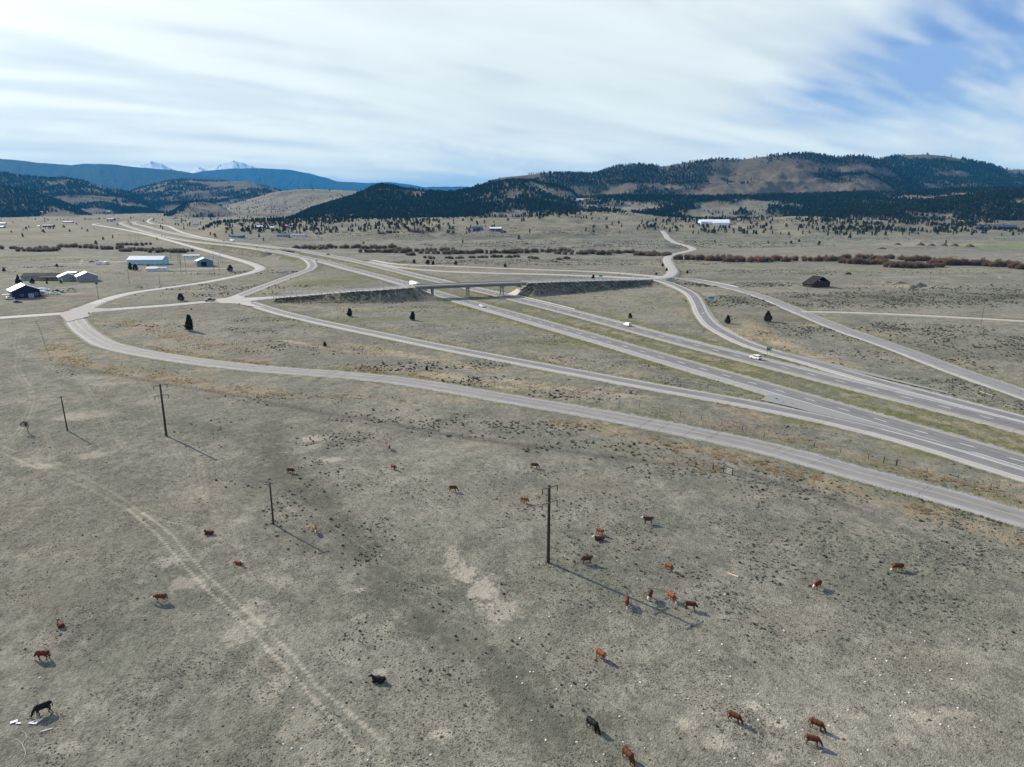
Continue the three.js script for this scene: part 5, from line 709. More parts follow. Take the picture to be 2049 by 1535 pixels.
// ------------------------------------------------------------------ cattle
function cowBones(pose) {                                                    // [ax, ay, az, ra, bx, by, bz, rb, tone]; tone: 0 coat, 1 face, 2 belly and socks, 3 hoof and muzzle
  const lie = pose === 'lying', dy = lie ? -.60 : 0, B = [];
  const add = (a, ra, b, rb, t = 0) => B.push([...a, ra, ...b, rb, t]);
  add([-.72, 1.08 + dy, 0], .29, [-.15, 1.0 + dy, 0], .37); add([-.15, 1.0 + dy, 0], .37, [.48, 1.04 + dy, 0], .33); add([-.72, 1.2 + dy, 0], .16, [.5, 1.26 + dy, 0], .14); add([-.45, .86 + dy, 0], .28, [.4, .82 + dy, 0], .25, 2);
  for (const s of [-1, 1]) add([-.7, 1.1 + dy, s * .16], .2, [-.55, .92 + dy, s * .2], .19);
  const head = (a, b, up) => { add(a, .145, b, .085, 1); const m = [lerp(a[0], b[0], .95), lerp(a[1], b[1], .95), 0]; add(m, .088, [b[0] + (b[0] - a[0]) * .12, b[1] + (b[1] - a[1]) * .12, 0], .07, 1); for (const s of [-1, 1]) add([a[0] - .03, a[1] + .05, s * .1], .045, [a[0] - .07, a[1] + .06, s * .27], .03); };
  if (pose === 'grazing') { add([.55, 1.12, 0], .25, [1.0, .62, 0], .15); head([1.04, .5, 0], [1.2, .17, 0]); }
  else if (pose === 'walking') { add([.55, 1.15, 0], .25, [1.0, 1.02, 0], .16); head([1.08, 1.0, 0], [1.38, .78, 0]); }
  else if (lie) { add([.5, 1.12 + dy, 0], .24, [.84, 1.42 + dy, 0], .15); head([.92, 1.46 + dy, 0], [1.22, 1.28 + dy, 0]); }
  else { add([.55, 1.16, 0], .25, [.92, 1.36, 0], .16); head([1.0, 1.38, 0], [1.3, 1.2, 0]); }
  if (lie) {
    for (const s of [-1, 1]) { add([.45, .3, s * .2], .13, [.72, .1, s * .26], .075); add([.72, .1, s * .26], .075, [.45, .07, s * .3], .06, 2); add([-.5, .34, s * .26], .2, [-.18, .13, s * .4], .1); add([-.18, .13, s * .4], .1, [-.55, .07, s * .46], .06, 2); }
    add([-.98, .52, 0], .06, [-1.1, .1, .12], .04);
  } else {
    const st = pose === 'walking' ? .16 : pose === 'grazing' ? .1 : .03;
    for (const s of [-1, 1]) {
      const f = st * s, h = -st * s;
      add([.48, .92, s * .17], .15, [.5 + f * .5, .5, s * .16], .08); add([.5 + f * .5, .5, s * .16], .075, [.48 + f, .12, s * .16], .055, 2); add([.48 + f, .12, s * .16], .06, [.52 + f, .035, s * .16], .062, 3);
      add([-.62, 1.0, s * .15], .22, [-.5 + h * .3, .74, s * .19], .15); add([-.5 + h * .3, .74, s * .19], .14, [-.76 + h * .7, .46, s * .17], .075); add([-.76 + h * .7, .46, s * .17], .072, [-.7 + h, .12, s * .17], .052, 2); add([-.7 + h, .12, s * .17], .058, [-.66 + h, .035, s * .17], .062, 3);
    }
    add([-.98, 1.2, 0], .055, [-1.08, .8, .02], .04); add([-1.08, .8, .02], .04, [-1.07, .5, .03], .06);
    add([-.42, .72, 0], .13, [-.36, .66, 0], .11, 2);
  }
  return B;
}
function cowGeometry(pose) {
  const N = 76, mc = new MarchingCubes(N, new THREE.MeshBasicMaterial(), false, false, 60000), B = cowBones(pose), half = 1.5, cx = .15, cy = .92; mc.isolation = 0;
  const D = new Float32Array(N * N * N).fill(9);
  const val = i => ((i - N / 2) / (N / 2)) * half, k = .055;
  const dist = (b, x, y, z) => { const dx = b[4] - b[0], dy = b[5] - b[1], dz = b[6] - b[2], t = clamp(((x - b[0]) * dx + (y - b[1]) * dy + (z - b[2]) * dz) / (dx * dx + dy * dy + dz * dz)); return Math.hypot(x - b[0] - dx * t, y - b[1] - dy * t, z - b[2] - dz * t) - lerp(b[3], b[7], t); };
  for (const b of B) {
    const r = Math.max(b[3], b[7]) + .2, lo = a => clamp(Math.floor((a / half) * N / 2 + N / 2), 0, N - 1);
    const x0 = lo(Math.min(b[0], b[4]) - r - cx), x1 = lo(Math.max(b[0], b[4]) + r - cx), y0 = lo(Math.min(b[1], b[5]) - r - cy), y1 = lo(Math.max(b[1], b[5]) + r - cy), z0 = lo(Math.min(b[2], b[6]) - r), z1 = lo(Math.max(b[2], b[6]) + r);
    for (let q = z0; q <= z1; q++) for (let j = y0; j <= y1; j++) for (let i = x0; i <= x1; i++) { const d = dist(b, val(i) + cx, val(j) + cy, val(q)), m = q * N * N + j * N + i, o = D[m], h = clamp(.5 + .5 * (o - d) / k); D[m] = o > 8 ? d : lerp(o, d, h) - k * h * (1 - h); }
  }
  for (let i = 0; i < D.length; i++) mc.field[i] = -D[i];
  mc.update();
  const n = mc.count ?? mc.geometry.drawRange.count, pos = new Float32Array(mc.positionArray.slice(0, n * 3)), tone = new Uint8Array(n);
  for (let i = 0; i < n; i++) { const x = pos[i * 3] = pos[i * 3] * half + cx, y = pos[i * 3 + 1] = pos[i * 3 + 1] * half + cy, z = pos[i * 3 + 2] *= half; let best = 9, t = 0; for (const b of B) { const d = dist(b, x, y, z); if (d < best) { best = d; t = b[8]; } } tone[i] = t; }
  let g = new THREE.BufferGeometry(); g.setAttribute('position', new THREE.BufferAttribute(pos, 3)); g.setAttribute('tone', new THREE.BufferAttribute(new Float32Array(tone), 1));
  g = mergeVertices(g, 1e-3); g.computeVertexNormals(); return g;
}
const cowShapes = {}; for (const p of ['grazing', 'standing', 'walking', 'lying']) cowShapes[p] = cowGeometry(p);
const COATS = { red: [[.095, .027, .011], [.74, .68, .6], [.22, .075, .035], [.05, .035, .03]], dark: [[.085, .024, .012], [.74, .68, .6], [.11, .04, .022], [.04, .03, .025]], orange: [[.20, .064, .018], [.78, .7, .6], [.36, .15, .06], [.06, .04, .03]], plain: [[.088, .028, .012], [.10, .032, .016], [.12, .04, .02], [.04, .03, .025]], black: [[.010, .009, .009], [.012, .011, .011], [.011, .010, .010], [.012, .012, .012]], belly: [[.12, .034, .014], [.76, .7, .62], [.55, .47, .38], [.06, .04, .03]] };
const cowMat = new THREE.MeshPhysicalMaterial({ vertexColors: true, roughness: .7, specularIntensity: .35 }), cowMade = {};
function cowMesh(pose, coat) {
  const key = pose + coat; if (!cowMade[key]) { const g = cowShapes[pose].clone(), t = g.attributes.tone, p = g.attributes.position, c = new Float32Array(t.count * 3), K = COATS[coat]; for (let i = 0; i < t.count; i++) { const q = 1 + .12 * noise(p.getX(i) * 6, p.getY(i) * 6 + p.getZ(i) * 3), k = K[Math.round(t.getX(i))]; for (let m = 0; m < 3; m++) c[i * 3 + m] = k[m] * q; } g.deleteAttribute('tone'); g.setAttribute('color', new THREE.BufferAttribute(c, 3)); cowMade[key] = g; }
  return new THREE.Mesh(cowMade[key], cowMat);
}
const LM = ['the lying cow by the ruts', 'the orange cow below the slim pole', 'the curled orange lying cow', 'the white bellied cow', 'the lying cow at the left', 'the red cow grazing far left', 'the black cow by the boards', 'the dark cow below the fence middle', 'the orange cow left of the tall pole', 'the cow with raised white face', 'the orange cow behind a lying one', 'the lying cow before an orange one', 'the cow at the tall pole base', 'the orange cow above the four', 'the first cow of the four', 'the second cow of the four', 'the third cow of the four', 'the last cow of the four', 'the lone orange cow', 'the black lying cow', 'the black grazing cow', 'the cow at the lower edge', 'the cow with face turned left', 'the farthest right cow', 'the brown cow between bare patches', 'the upper cow of the pair', 'the lower cow of the pair', 'the farthest orange cow', 'the dark cow seen end on', 'the cow at the sage hollow', 'the dark cow near the fence'];
[[418,1069,'lying','dark',178,1,'dark red cow with white face lying beside the wheel tracks'],
[630,1066,'walking','orange',292,.98,'orange cow with white face standing in the sage below the slim pole'],
[477,1129,'lying','orange',332,.9,'orange cow with white face lying curled up, right of the wheel tracks'],
[322,1204,'walking','belly',188,1.02,'dark red cow with white belly and face striding left beside a burrow'],
[121,1253,'lying','red',140,.95,'red cow with white face lying and looking away, above the grazing one'],
[86,1319,'grazing','red',182,1.02,'red cow with white face grazing leftwards near the left edge'],
[86,1427,'grazing','black',222,1.04,'black cow grazing right above the white boards'],
[907,983,'grazing','plain',352,.98,'dark brown cow grazing rightwards, nearest below the wire fence middle'],
[1050,1007,'grazing','orange',335,.98,'orange cow grazing rightwards just left of the tall pole top'],
[1296,1047,'standing','dark',184,1.02,'dark red cow with raised white face standing alone right of the tall pole'],
[1201,1070,'walking','orange',318,.96,'orange cow standing right behind a lying white faced cow'],
[1199,1081,'lying','dark',182,1.05,'dark red cow with white face lying in front of an orange cow'],
[1175,1127,'standing','dark',4,1.02,'dark red cow standing side on, right of the tall pole base'],
[1339,1141,'grazing','orange',305,.92,'orange cow lowering its head among sage, above the row of four'],
[1254,1212,'grazing','red',262,1,'red cow with white face grazing towards the camera on the pole shadow, first of four'],
[1300,1199,'walking','dark',246,1,'dark red cow with white face facing the camera, second of four'],
[1344,1202,'grazing','orange',294,.98,'orange cow with white face grazing towards the camera, third of four'],
[1382,1219,'grazing','dark',344,1,'dark red cow with white nose grazing rightwards, last of four'],
[1203,1319,'walking','orange',306,1,'bright orange cow with white face standing alone below the pole shadow'],
[757,1364,'lying','black',172,1.05,'black cow lying beside bare dug earth'],
[1186,1460,'grazing','black',308,1.04,'black cow grazing away from the herd near the lower middle'],
[1257,1522,'grazing','plain',298,1.02,'brown cow cut by the lower edge of the picture'],
[1635,1178,'walking','red',218,1.02,'red brown cow with white face turned left, alone in the right pasture'],
[1796,1142,'grazing','red',184,1.02,'red brown cow with white face grazing leftwards, farthest right of the herd'],
[1470,1444,'grazing','plain',318,.92,'brown cow walking and grazing rightwards between bare patches'],
[1634,1459,'grazing','plain',318,.92,'upper brown cow of the close pair at the lower right'],
[1626,1490,'grazing','plain',338,.9,'lower brown cow of the close pair at the lower right'],
[779,900,'grazing','orange',285,.95,'orange cow grazing at the top of the pasture, farthest from the camera'],
[788,940,'walking','plain',310,.95,'dark brown cow seen end on below the farthest orange cow'],
[582,947,'grazing','dark',350,.98,'dark red cow grazing at the edge of the sage hollow'],
[1070,937,'grazing','plain',356,.98,'dark brown cow striding rightwards near the wire fence']].forEach(([px, py, pose, coat, head, s, label]) => { const m = cowMesh(pose, coat), p = sight(px, py); m.position.copy(p); m.rotation.y = head * Math.PI / 180; m.scale.setScalar(s * .96); landmarks.push([p.x, p.z, LM[landmarks.length]]); tag(top('cow', m), label, 'cow', 'cattle in the pasture'); });

// ------------------------------------------------------------------ trees and shrubs
function leafCloud(seed, n, size, place, shape = 'leaf', facing = 0) {                    // many small faces spread through a crown
  const r = rngOf(seed), pos = new Float32Array(n * 9), nor = new Float32Array(n * 9), a = V(0, 0, 0), b = V(0, 0, 0), c = V(0, 0, 0);
  for (let i = 0; i < n; i++) {
    const [x, y, z, dx, dy, dz, k = 1] = place(r), s = size * k * (.6 + .8 * r()); a.set(dx, dy, dz).normalize(); if (facing && r() < facing) { c.set(a.x + (r() - .5) * .9, a.y + .35 + (r() - .5) * .7, a.z + (r() - .5) * .9).normalize(); b.set(r() - .5, r() - .5, r() - .5).cross(c).normalize(); a.crossVectors(b, c); } else { b.set(r() - .5, r() - .5, r() - .5).cross(a).normalize(); c.crossVectors(a, b); }
    const l = shape === 'blade' ? 2.6 : 1, w = shape === 'blade' ? .22 : .75, P = [[x + b.x * s * w, y + b.y * s * w, z + b.z * s * w], [x - b.x * s * w, y - b.y * s * w, z - b.z * s * w], [x + a.x * s * l, y + a.y * s * l, z + a.z * s * l]];
    for (let k2 = 0; k2 < 3; k2++) { pos.set(P[k2], i * 9 + k2 * 3); nor.set([c.x, c.y, c.z], i * 9 + k2 * 3); }
  }
  const g = new THREE.BufferGeometry(); g.setAttribute('position', new THREE.BufferAttribute(pos, 3)); g.setAttribute('normal', new THREE.BufferAttribute(nor, 3)); return g;
}
const onBall = r => { const u = r() * 2 - 1, t = r() * 6.2832, s = Math.sqrt(1 - u * u); return [s * Math.cos(t), u, s * Math.sin(t)]; };
// crowns of unit height standing on y = 0
const juniperCrown = (seed, wide, n, peak) => { const r0 = rngOf(seed), lob = Array.from({ length: 9 }, () => [r0() * 6.28, .15 + .75 * r0(), .75 + .5 * r0()]); return leafCloud(seed, n, .062, r => { const y = .06 + .92 * Math.pow(r(), .85), t = r() * 6.2832; let w = wide * (y < .3 ? .65 + .35 * y / .3 : Math.pow(clamp((1.02 - y) / .72), peak)); for (const [a, h, k] of lob) { const d = Math.cos(t - a); if (d > .6 && Math.abs(y - h) < .18) w *= k; } const q = Math.pow(r(), .32) * w; return [Math.cos(t) * q, y, Math.sin(t) * q, Math.cos(t) + (r() - .5), .9 * r() + .1, Math.sin(t) + (r() - .5), .8 + .6 * r()]; }, 'leaf', .45); };
const pineCrown = (seed, wide, n) => { const r0 = rngOf(seed), tiers = Array.from({ length: 9 }, (_, i) => [.16 + i * .095 + r0() * .02, wide * (1 - i / 9.6) * (.8 + .4 * r0())]); return leafCloud(seed, n, .06, r => { const [y0, w] = tiers[Math.floor(r() * 9)], t = r() * 6.2832, q = Math.pow(r(), .5) * w * (.75 + .35 * Math.sin(t * 3 + y0 * 40)); return [Math.cos(t) * q, y0 - q * .25 + r() * .05, Math.sin(t) * q, Math.cos(t), -.1 + .5 * r(), Math.sin(t), 1]; }, 'leaf', .35); };
const leafMat = (r, g, b, through = 0) => new THREE.MeshPhysicalMaterial({ color: new THREE.Color().setRGB(r, g, b), roughness: .95, specularIntensity: .12, side: THREE.DoubleSide, transmission: through, thickness: 0 });
const juniperMat = leafMat(.030, .036, .020), juniperBrown = leafMat(.062, .046, .024), pineMat = leafMat(.032, .046, .028), barkMat = lin(.07, .055, .042);
const trunkGeo = cyl(.032, .012, .9, 0, -.02, 0, 6);
const crowns = { oval: juniperCrown(3, .24, 1500, .6), cone: juniperCrown(4, .36, 1600, .85), round: juniperCrown(5, .48, 1500, .5), broad: juniperCrown(6, .42, 1700, .7) };
function nearTree(px, py, h, kind, label, mat = juniperMat, w = 1) { const g = new THREE.Group(), p = sight(px, py); g.position.copy(p); g.rotation.y = px; g.scale.set(h * w * .92, h * .93, h * w * .92); part(g, 'trunk', trunkGeo, barkMat); part(g, 'crown', crowns[kind], mat); tag(top('juniper_tree', g), label, 'tree'); }
nearTree(380, 662, 8.3, 'oval', 'tall narrow dark juniper standing alone inside the western loop', juniperMat, .95);
nearTree(362, 601.5, 4.9, 'round', 'round dark juniper beside the cross road near the pickup');
nearTree(700, 633, 4.7, 'oval', 'left of the two junipers in the infield below the overpass', juniperMat, 1.25); nearTree(826, 640.5, 4.8, 'oval', 'right of the two junipers in the infield below the overpass', juniperMat, 1.25);
nearTree(1261, 637, 3.0, 'round', 'small juniper in the infield above the farther white wagon', juniperMat, .85); nearTree(1456, 647.5, 4.7, 'cone', 'pointed brownish juniper beside the bend of the east ramp', juniperBrown); nearTree(1536, 643.5, 5.9, 'cone', 'largest juniper between the east ramp and the east frontage road', juniperBrown, 1.05);
nearTree(650, 693.5, 2.4, 'cone', 'small juniper in the sage strip above the frontage road'); nearTree(853.5, 741, 1.7, 'oval', 'little dark juniper by the fence above the frontage road', juniperMat, 1.2); nearTree(461, 543.5, 6.4, 'round', 'bushy juniper at the edge of the blue shed yard', juniperMat, .9);
nearTree(1187, 559.5, 4.4, 'cone', 'dark juniper behind the guardrail past the overpass'); nearTree(1326, 533, 3.2, 'broad', 'upper of two small junipers left of the side road'); nearTree(1334, 542.5, 3.4, 'cone', 'lower of two small junipers left of the side road'); nearTree(1313, 550, 2.2, 'round', 'low dark bush left of the east junction'); nearTree(1375, 547, 2.8, 'round', 'dark bush right of the side road above the east junction');
nearTree(828.5, 527, 4.6, 'round', 'leftmost dark juniper in the flat behind the far ramp', juniperMat, .8); nearTree(856, 529, 5.0, 'round', 'broad dark juniper in the flat behind the far ramp'); nearTree(867, 529.5, 3.8, 'round', 'small juniper touching the broad one behind the far ramp'); nearTree(912, 530, 4.2, 'round', 'lone juniper in the middle of the flat behind the far ramp'); nearTree(1011, 535, 3.8, 'round', 'rightmost juniper in the flat behind the far ramp');
nearTree(261, 540, 7, 'oval', 'dark narrow tree at the left front corner of the metal shop'); nearTree(271, 541, 6, 'round', 'round dark bush beside the narrow tree at the metal shop'); nearTree(297, 539, 4.6, 'cone', 'small pointed tree in front of the metal shop'); nearTree(65, 567.5, 4, 'round', 'dark shrub pair at the left end of the ranch house'); nearTree(94, 568, 2.4, 'cone', 'small bush before the ranch house porch'); nearTree(122, 566.5, 2.8, 'cone', 'small bush between the ranch house and its garage'); nearTree(36, 560, 4.4, 'oval', 'upper small tree left of the ranch house'); nearTree(35, 568.5, 5, 'cone', 'left one of two conifers by the ranch house lawn'); nearTree(41, 570, 4.6, 'cone', 'right one of two conifers by the ranch house lawn'); nearTree(8, 543, 3.4, 'round', 'dark bush at the left edge above the ranch house'); nearTree(114, 534, 3.2, 'round', 'dark bush on the dry ditch left of the gravel yard'); nearTree(1536 + 47, 487, 4.5, 'round', 'left of two dark trees on the field edge behind the east thicket'); nearTree(1599, 484.5, 4.5, 'round', 'right of two dark trees on the field edge behind the east thicket'); nearTree(383, 620, 1, 'round', 'tiny bush above the tall juniper');
{ // leafless tree in the pasture
  const p = sight(58, 867), g = new THREE.Group(), r = rngOf(12), tw = []; g.position.copy(p); part(g, 'trunk', join([bar(V(0, -.2, 0), V(-.25, 1.3, 0), .09), bar(V(-.25, 1.3, 0), V(-.5, 2.6, .1), .06), bar(V(-.2, 1.2, 0), V(.5, 2.6, 0), .05)]), woodDark);
  for (let i = 0; i < 130; i++) { const a = V(-.35 + (r() - .5) * .9, 1.5 + r() * 1.2, (r() - .5) * .8), d = V((r() - .5) * 1.6 + a.x * .5, .4 + r() * 1.1, (r() - .5) * 1.4); tw.push(bar(a, a.clone().add(d), .012, 3)); } part(g, 'twigs', join(tw), lin(.13, .105, .085)); part(g, 'crown', leafCloud(9, 260, .12, q => { const b = onBall(q); return [-1.1 + b[0] * .7, 2.6 + b[1] * .55, b[2] * .7, b[0], b[1] + .3, b[2]]; }), juniperMat); tag(top('bare_tree', g), 'small half leafless tree standing alone at the left of the pasture', 'tree');
}
// willows of the creek: each clump its own
const willowShapes = [1, 2, 3, 4].map(k => {
  const r0 = rngOf(60 + k), heads = Array.from({ length: 9 }, () => { const hx = (r0() - .5) * .9, hz = (r0() - .5) * .6; return [hx, hz, (1 - 2.2 * hx * hx - .6 * hz * hz) * (.62 + .42 * r0()), .14 + .13 * r0()]; });
  const twig = leafCloud(40 + k, 900, .05, r => { const [hx, hz, hh, hw] = heads[Math.floor(r() * 9)], b = onBall(r), q = Math.pow(r(), .4) * hw; return [hx + b[0] * q, Math.max(.03, (.5 + b[1] * .46 * Math.pow(r(), .3)) * hh), hz + b[2] * q, b[0] + (r() - .5) * .4, .3 + b[1] * .8 + .4 * r(), b[2] + (r() - .5) * .4, .8]; }, 'leaf', .5);
  const stem = leafCloud(80 + k, 1300, .085, r => { const [hx, hz, hh, hw] = heads[Math.floor(r() * 9)], t = r() * 6.2832, q = r() * hw, y = r() * hh * (.9 - 1.6 * q); return [hx + Math.cos(t) * q * (.4 + y), y, hz + Math.sin(t) * q * (.4 + y), Math.cos(t) * .5, 1.2, Math.sin(t) * .5, .7 + .7 * r()]; }, 'blade');
  return mergeGeometries([twig, stem]);
});
const willowMats = [leafMat(.20, .142, .104, .4), leafMat(.18, .145, .112, .4), leafMat(.235, .150, .102, .4), leafMat(.195, .165, .125, .4)];
{
  const r = rngOf(90), willowItems = { west: [], mid: [], east: [], field: [] };
  [[-30,118,499,9,1,'west'],[40,118,503.5,7,1,'west'],[118,180,495.5,6,1,'west'],[180,245,498,7,1,'west'],[238,320,502.5,9,1,'west'],[300,375,505,8,1.1,'west'],[230,300,491,6,1,'west'],[372,386,503,1,.8,'west'],[585,655,498,8,1,'mid'],[640,790,497,14,1,'mid'],[725,815,506,9,1,'mid'],[780,905,503,12,1.05,'mid'],[840,930,508,8,.9,'mid'],[900,1024,507,12,1.05,'mid'],[893,905,517,2,.6,'mid'],[913,930,517,2,.55,'mid'],[940,965,516.5,3,.6,'mid'],[960,1024,515,5,.65,'mid'],[815,830,511,2,.8,'mid'],[848,868,518,2,.75,'mid'],[1022,1072,506,5,1.05,'mid'],[1074,1146,505,6,1.05,'mid'],[1110,1145,509,4,.9,'mid'],[1156,1216,509,7,1.1,'mid'],[1218,1275,507,5,.95,'mid'],[1276,1342,511,7,1,'mid'],[1030,1034,515,1,.7,'mid'],[1054,1076,518,3,.65,'mid'],[1115,1146,519,3,.6,'mid'],[1352,1396,519.5,5,1.1,'east'],[1398,1462,521,7,1.1,'east'],[1450,1540,523.5,9,1.15,'east'],[1536,1622,522.5,8,1.05,'east'],[1632,1682,522,5,1.15,'east'],[1686,1774,528,8,1.1,'east'],[1690,1812,519,9,1,'east'],[1780,1878,535,9,1.2,'east'],[1815,1900,523,8,1.05,'east'],[1860,1972,530,10,1.2,'east'],[1960,2034,532.5,7,1.15,'east'],[2024,2075,538,5,1.15,'east'],[1000,1010,446 + 20,1,.8,'field'],[760,800,467,5,1,'field'],[812,850,465,4,1,'field'],[1690,1700,548,1,.4,'east']].forEach(([a, b, py, n, k, where]) => {
    n = Math.max(1, Math.round(n * .8)); for (let i = 0; i < n; i++) {
      const px = lerp(a, b, (i + .5 + (r() - .5) * .7) / n), p = sight(px, py + (r() - .5) * 2.4), m = new THREE.Mesh(willowShapes[Math.floor(r() * 4)], willowMats[where === 'east' ? [0, 2, 2, 0][Math.floor(r() * 4)] : where === 'mid' ? [1, 0, 1, 3][Math.floor(r() * 4)] : [1, 3, 1, 0][Math.floor(r() * 4)]]), w = (7.5 + 4 * r()) * k;
      m.position.copy(p); m.position.y -= .1; m.rotation.y = r() * .8 - .4 + (r() < .5 ? 3.14 : 0); m.scale.set(w * (.95 + .35 * r()), (4.8 + 2.4 * r()) * k, w); const big = py === 535 && i === 0;
      top('willow_shrub', m); willowItems[where].push([px + py * .01, m]);
    }
  });
  const WL = { west: ['leafless brown willow', 'the thicket left of the highway'], mid: ['leafless grey brown willow', 'the thicket behind the overpass'], east: ['leafless reddish willow', 'the thicket right of the side road'], field: ['bare shrub', 'the pale field behind the creek'] };
  for (const k in WL) willowItems[k].sort((a, b) => a[0] - b[0]).forEach(([, m], i) => tag(m, `${WL[k][0]}, ${ordinal(i + 1)} from the left in ${WL[k][1]}`, 'shrub', 'willows: ' + WL[k][1]));
}
// scattered junipers and pine woods on the slopes: the nearest as trees of their own, the rest one wood
{
  const r = rngOf(21), spots = [], step = .0034;
  for (let z = 1010; z < 7300; z *= 1 + step) for (let u = -.80; u < .80; u += step) {
    const zz = -z * (1 + (r() - .5) * step), x = (u + (r() - .5) * step) * z; let d = woodAt(x, zz); if (z < 1320) d = .005 * sm(1000, 1300, z) * clamp(1 + 3 * fbm(x * .004, zz * .004, 3)) * (x > -700 ? 1 : .3);
    d *= sm(900, 2600, z) * .45 + .55; if (r() > d * (z > 4500 ? 1 : .92)) continue;
    nearRoads(x, zz, NR); if (NR.d < 6) continue;
    const id = ridgeId; if (z < 2600 && d > .3 && RIDGES[id] && RIDGES[id].n === 'swell') continue;
    const s = (d > .35 ? 8 + 6.5 * r() : 4.2 + 4 * r()) * (z > 4200 ? 1.35 : 1); spots.push([x, height(x, zz) - .2, zz, s, d, r(), Math.floor(r() * 4), z, RIDGES[id] ? RIDGES[id].n : '']);
  }
  spots.sort((a, b) => a[7] / a[3] - b[7] / b[3]);
  const farCrowns = [juniperCrown(15, .36, 170, .7), pineCrown(16, .26, 190), juniperCrown(17, .42, 150, .55), pineCrown(18, .30, 190)].map((g, i) => { g.scale(1, 1, 1); return g; }); const bigger = farCrowns.map((g, i) => leafScale(g, 2.1));
  function leafScale(g, k) { const p = g.attributes.position, v = [V(0, 0, 0), V(0, 0, 0), V(0, 0, 0)], c = V(0, 0, 0); for (let i = 0; i < p.count; i += 3) { c.set(0, 0, 0); for (let m = 0; m < 3; m++) { v[m].fromBufferAttribute(p, i + m); c.add(v[m]); } c.multiplyScalar(1 / 3); for (let m = 0; m < 3; m++) { v[m].sub(c).multiplyScalar(k).add(c); p.setXYZ(i + m, v[m].x, Math.max(.02, v[m].y), v[m].z); } } return g; }
  const treeItems = [], own = spots.slice(0, 260), rest = spots.slice(260);
  const ownMats = [juniperMat, leafMat(.038, .046, .026), juniperBrown, pineMat];
  own.forEach(([x, y, z, s, d, q, k]) => { const m = new THREE.Mesh(bigger[k], ownMats[k]); m.position.set(x, y, z); m.rotation.y = q * 6.28; m.scale.set(s * (.85 + .3 * q), s, s * (.85 + .3 * q)); top('slope_tree', m); treeItems.push([x, z, l => tag(m, l, 'tree', 'evergreens scattered on the slopes')]); });
  byLandmark(treeItems, [[1428,449,'the white hall'],[1325,462,'the top of the side road'],[2008,458,'the long lodge'],[1962,458,'the low lodge'],[1842,490,'the row of earth ridges'],[955,461,'the violet roofed house'],[992,461,'the white roofed house'],[573,456,'the red barn'],[638,468,'the lone dark trailer'],[392,451,'the blue roofed knoll house'],[476,475,'the long blue trailer'],[98,454,'the dark west farm'],[137,446,'the long west shed'],[1386,499,'the side road elbow'],[1599,485,'the two field edge trees'],[780,467,'the field shrubs'],[300,445,'the far highway bend']].map(([a, b, t]) => { const p = sight(a, b); return [p.x, p.z, t]; }), (k, w) => `small dark evergreen ${k} to ${w}`);
  for (let k = 0; k < 4; k++) { const l = rest.filter(s => s[6] === k), im = new THREE.InstancedMesh(bigger[k], new THREE.MeshPhysicalMaterial({ color: 0xffffff, roughness: .95, specularIntensity: .1, side: THREE.DoubleSide }), l.length), M = new THREE.Matrix4(), Q = new THREE.Quaternion(), Y = V(0, 1, 0), c = new THREE.Color(); l.forEach(([x, y, z, s, d, q, , , n], i) => { M.compose(V(x, y, z), Q.setFromAxisAngle(Y, q * 6.28), V(s * (.85 + .3 * q), s, s * (.85 + .3 * q))); im.setMatrixAt(i, M); const e = .75 + .5 * q, br = n === 'east_front' ? .5 * ((q * 7) % 1) : .12; im.setColorAt(i, c.setRGB(lerp(.038, .080, br) * e, lerp(.052, .066, br) * e, lerp(.032, .036, br) * e)); }); im.name = numbered('pine_wood'); im.castShadow = im.receiveShadow = true; im.userData.kind = 'stuff'; im.userData.label = ['dark juniper and pine wood on the hills', 'spiky dark pines covering the hills', 'rounded junipers covering the hills', 'broad dark pines covering the hills'][k]; im.userData.category = 'wood'; scene.add(im); }
  console.log('trees', spots.length);
}
// sagebrush, grass, stones
const sageShapes = [1, 2, 3].map(k => leafCloud(70 + k, 120, .15, r => { const b = onBall(r), q = Math.pow(r(), .25) * (.8 + .35 * noise(b[0] * 2.2 + k * 5, b[2] * 2.2)); return [b[0] * .5 * q, .04 + Math.abs(b[1]) * .5 * q, b[2] * .5 * q, b[0], Math.abs(b[1]) + .3, b[2]]; }, 'leaf', .85));
function scatter(name, label, shapes, list, colour, category) {               // one mass of many
  shapes.forEach((g, k) => { const l = list.filter((_, i) => i % shapes.length === k); if (!l.length) return; const im = new THREE.InstancedMesh(g, new THREE.MeshPhysicalMaterial({ color: 0xffffff, roughness: .95, specularIntensity: .12, side: THREE.DoubleSide, transmission: name === 'pebbles' ? 0 : .4, thickness: 0 }), l.length), M = new THREE.Matrix4(), Q = new THREE.Quaternion(), Y = V(0, 1, 0), c = new THREE.Color(); l.forEach(([x, z, s, h, q, cc], i) => { M.compose(V(x, height(x, z) - .03, z), Q.setFromAxisAngle(Y, q * 6.28), V(s, h, s)); im.setMatrixAt(i, M); const e = .75 + .5 * q, C3 = cc || colour; im.setColorAt(i, c.setRGB(C3[0] * e, C3[1] * e, C3[2] * e)); }); im.name = numbered(name); im.castShadow = im.receiveShadow = true; im.userData = { kind: 'stuff', label, category }; scene.add(im); });
}
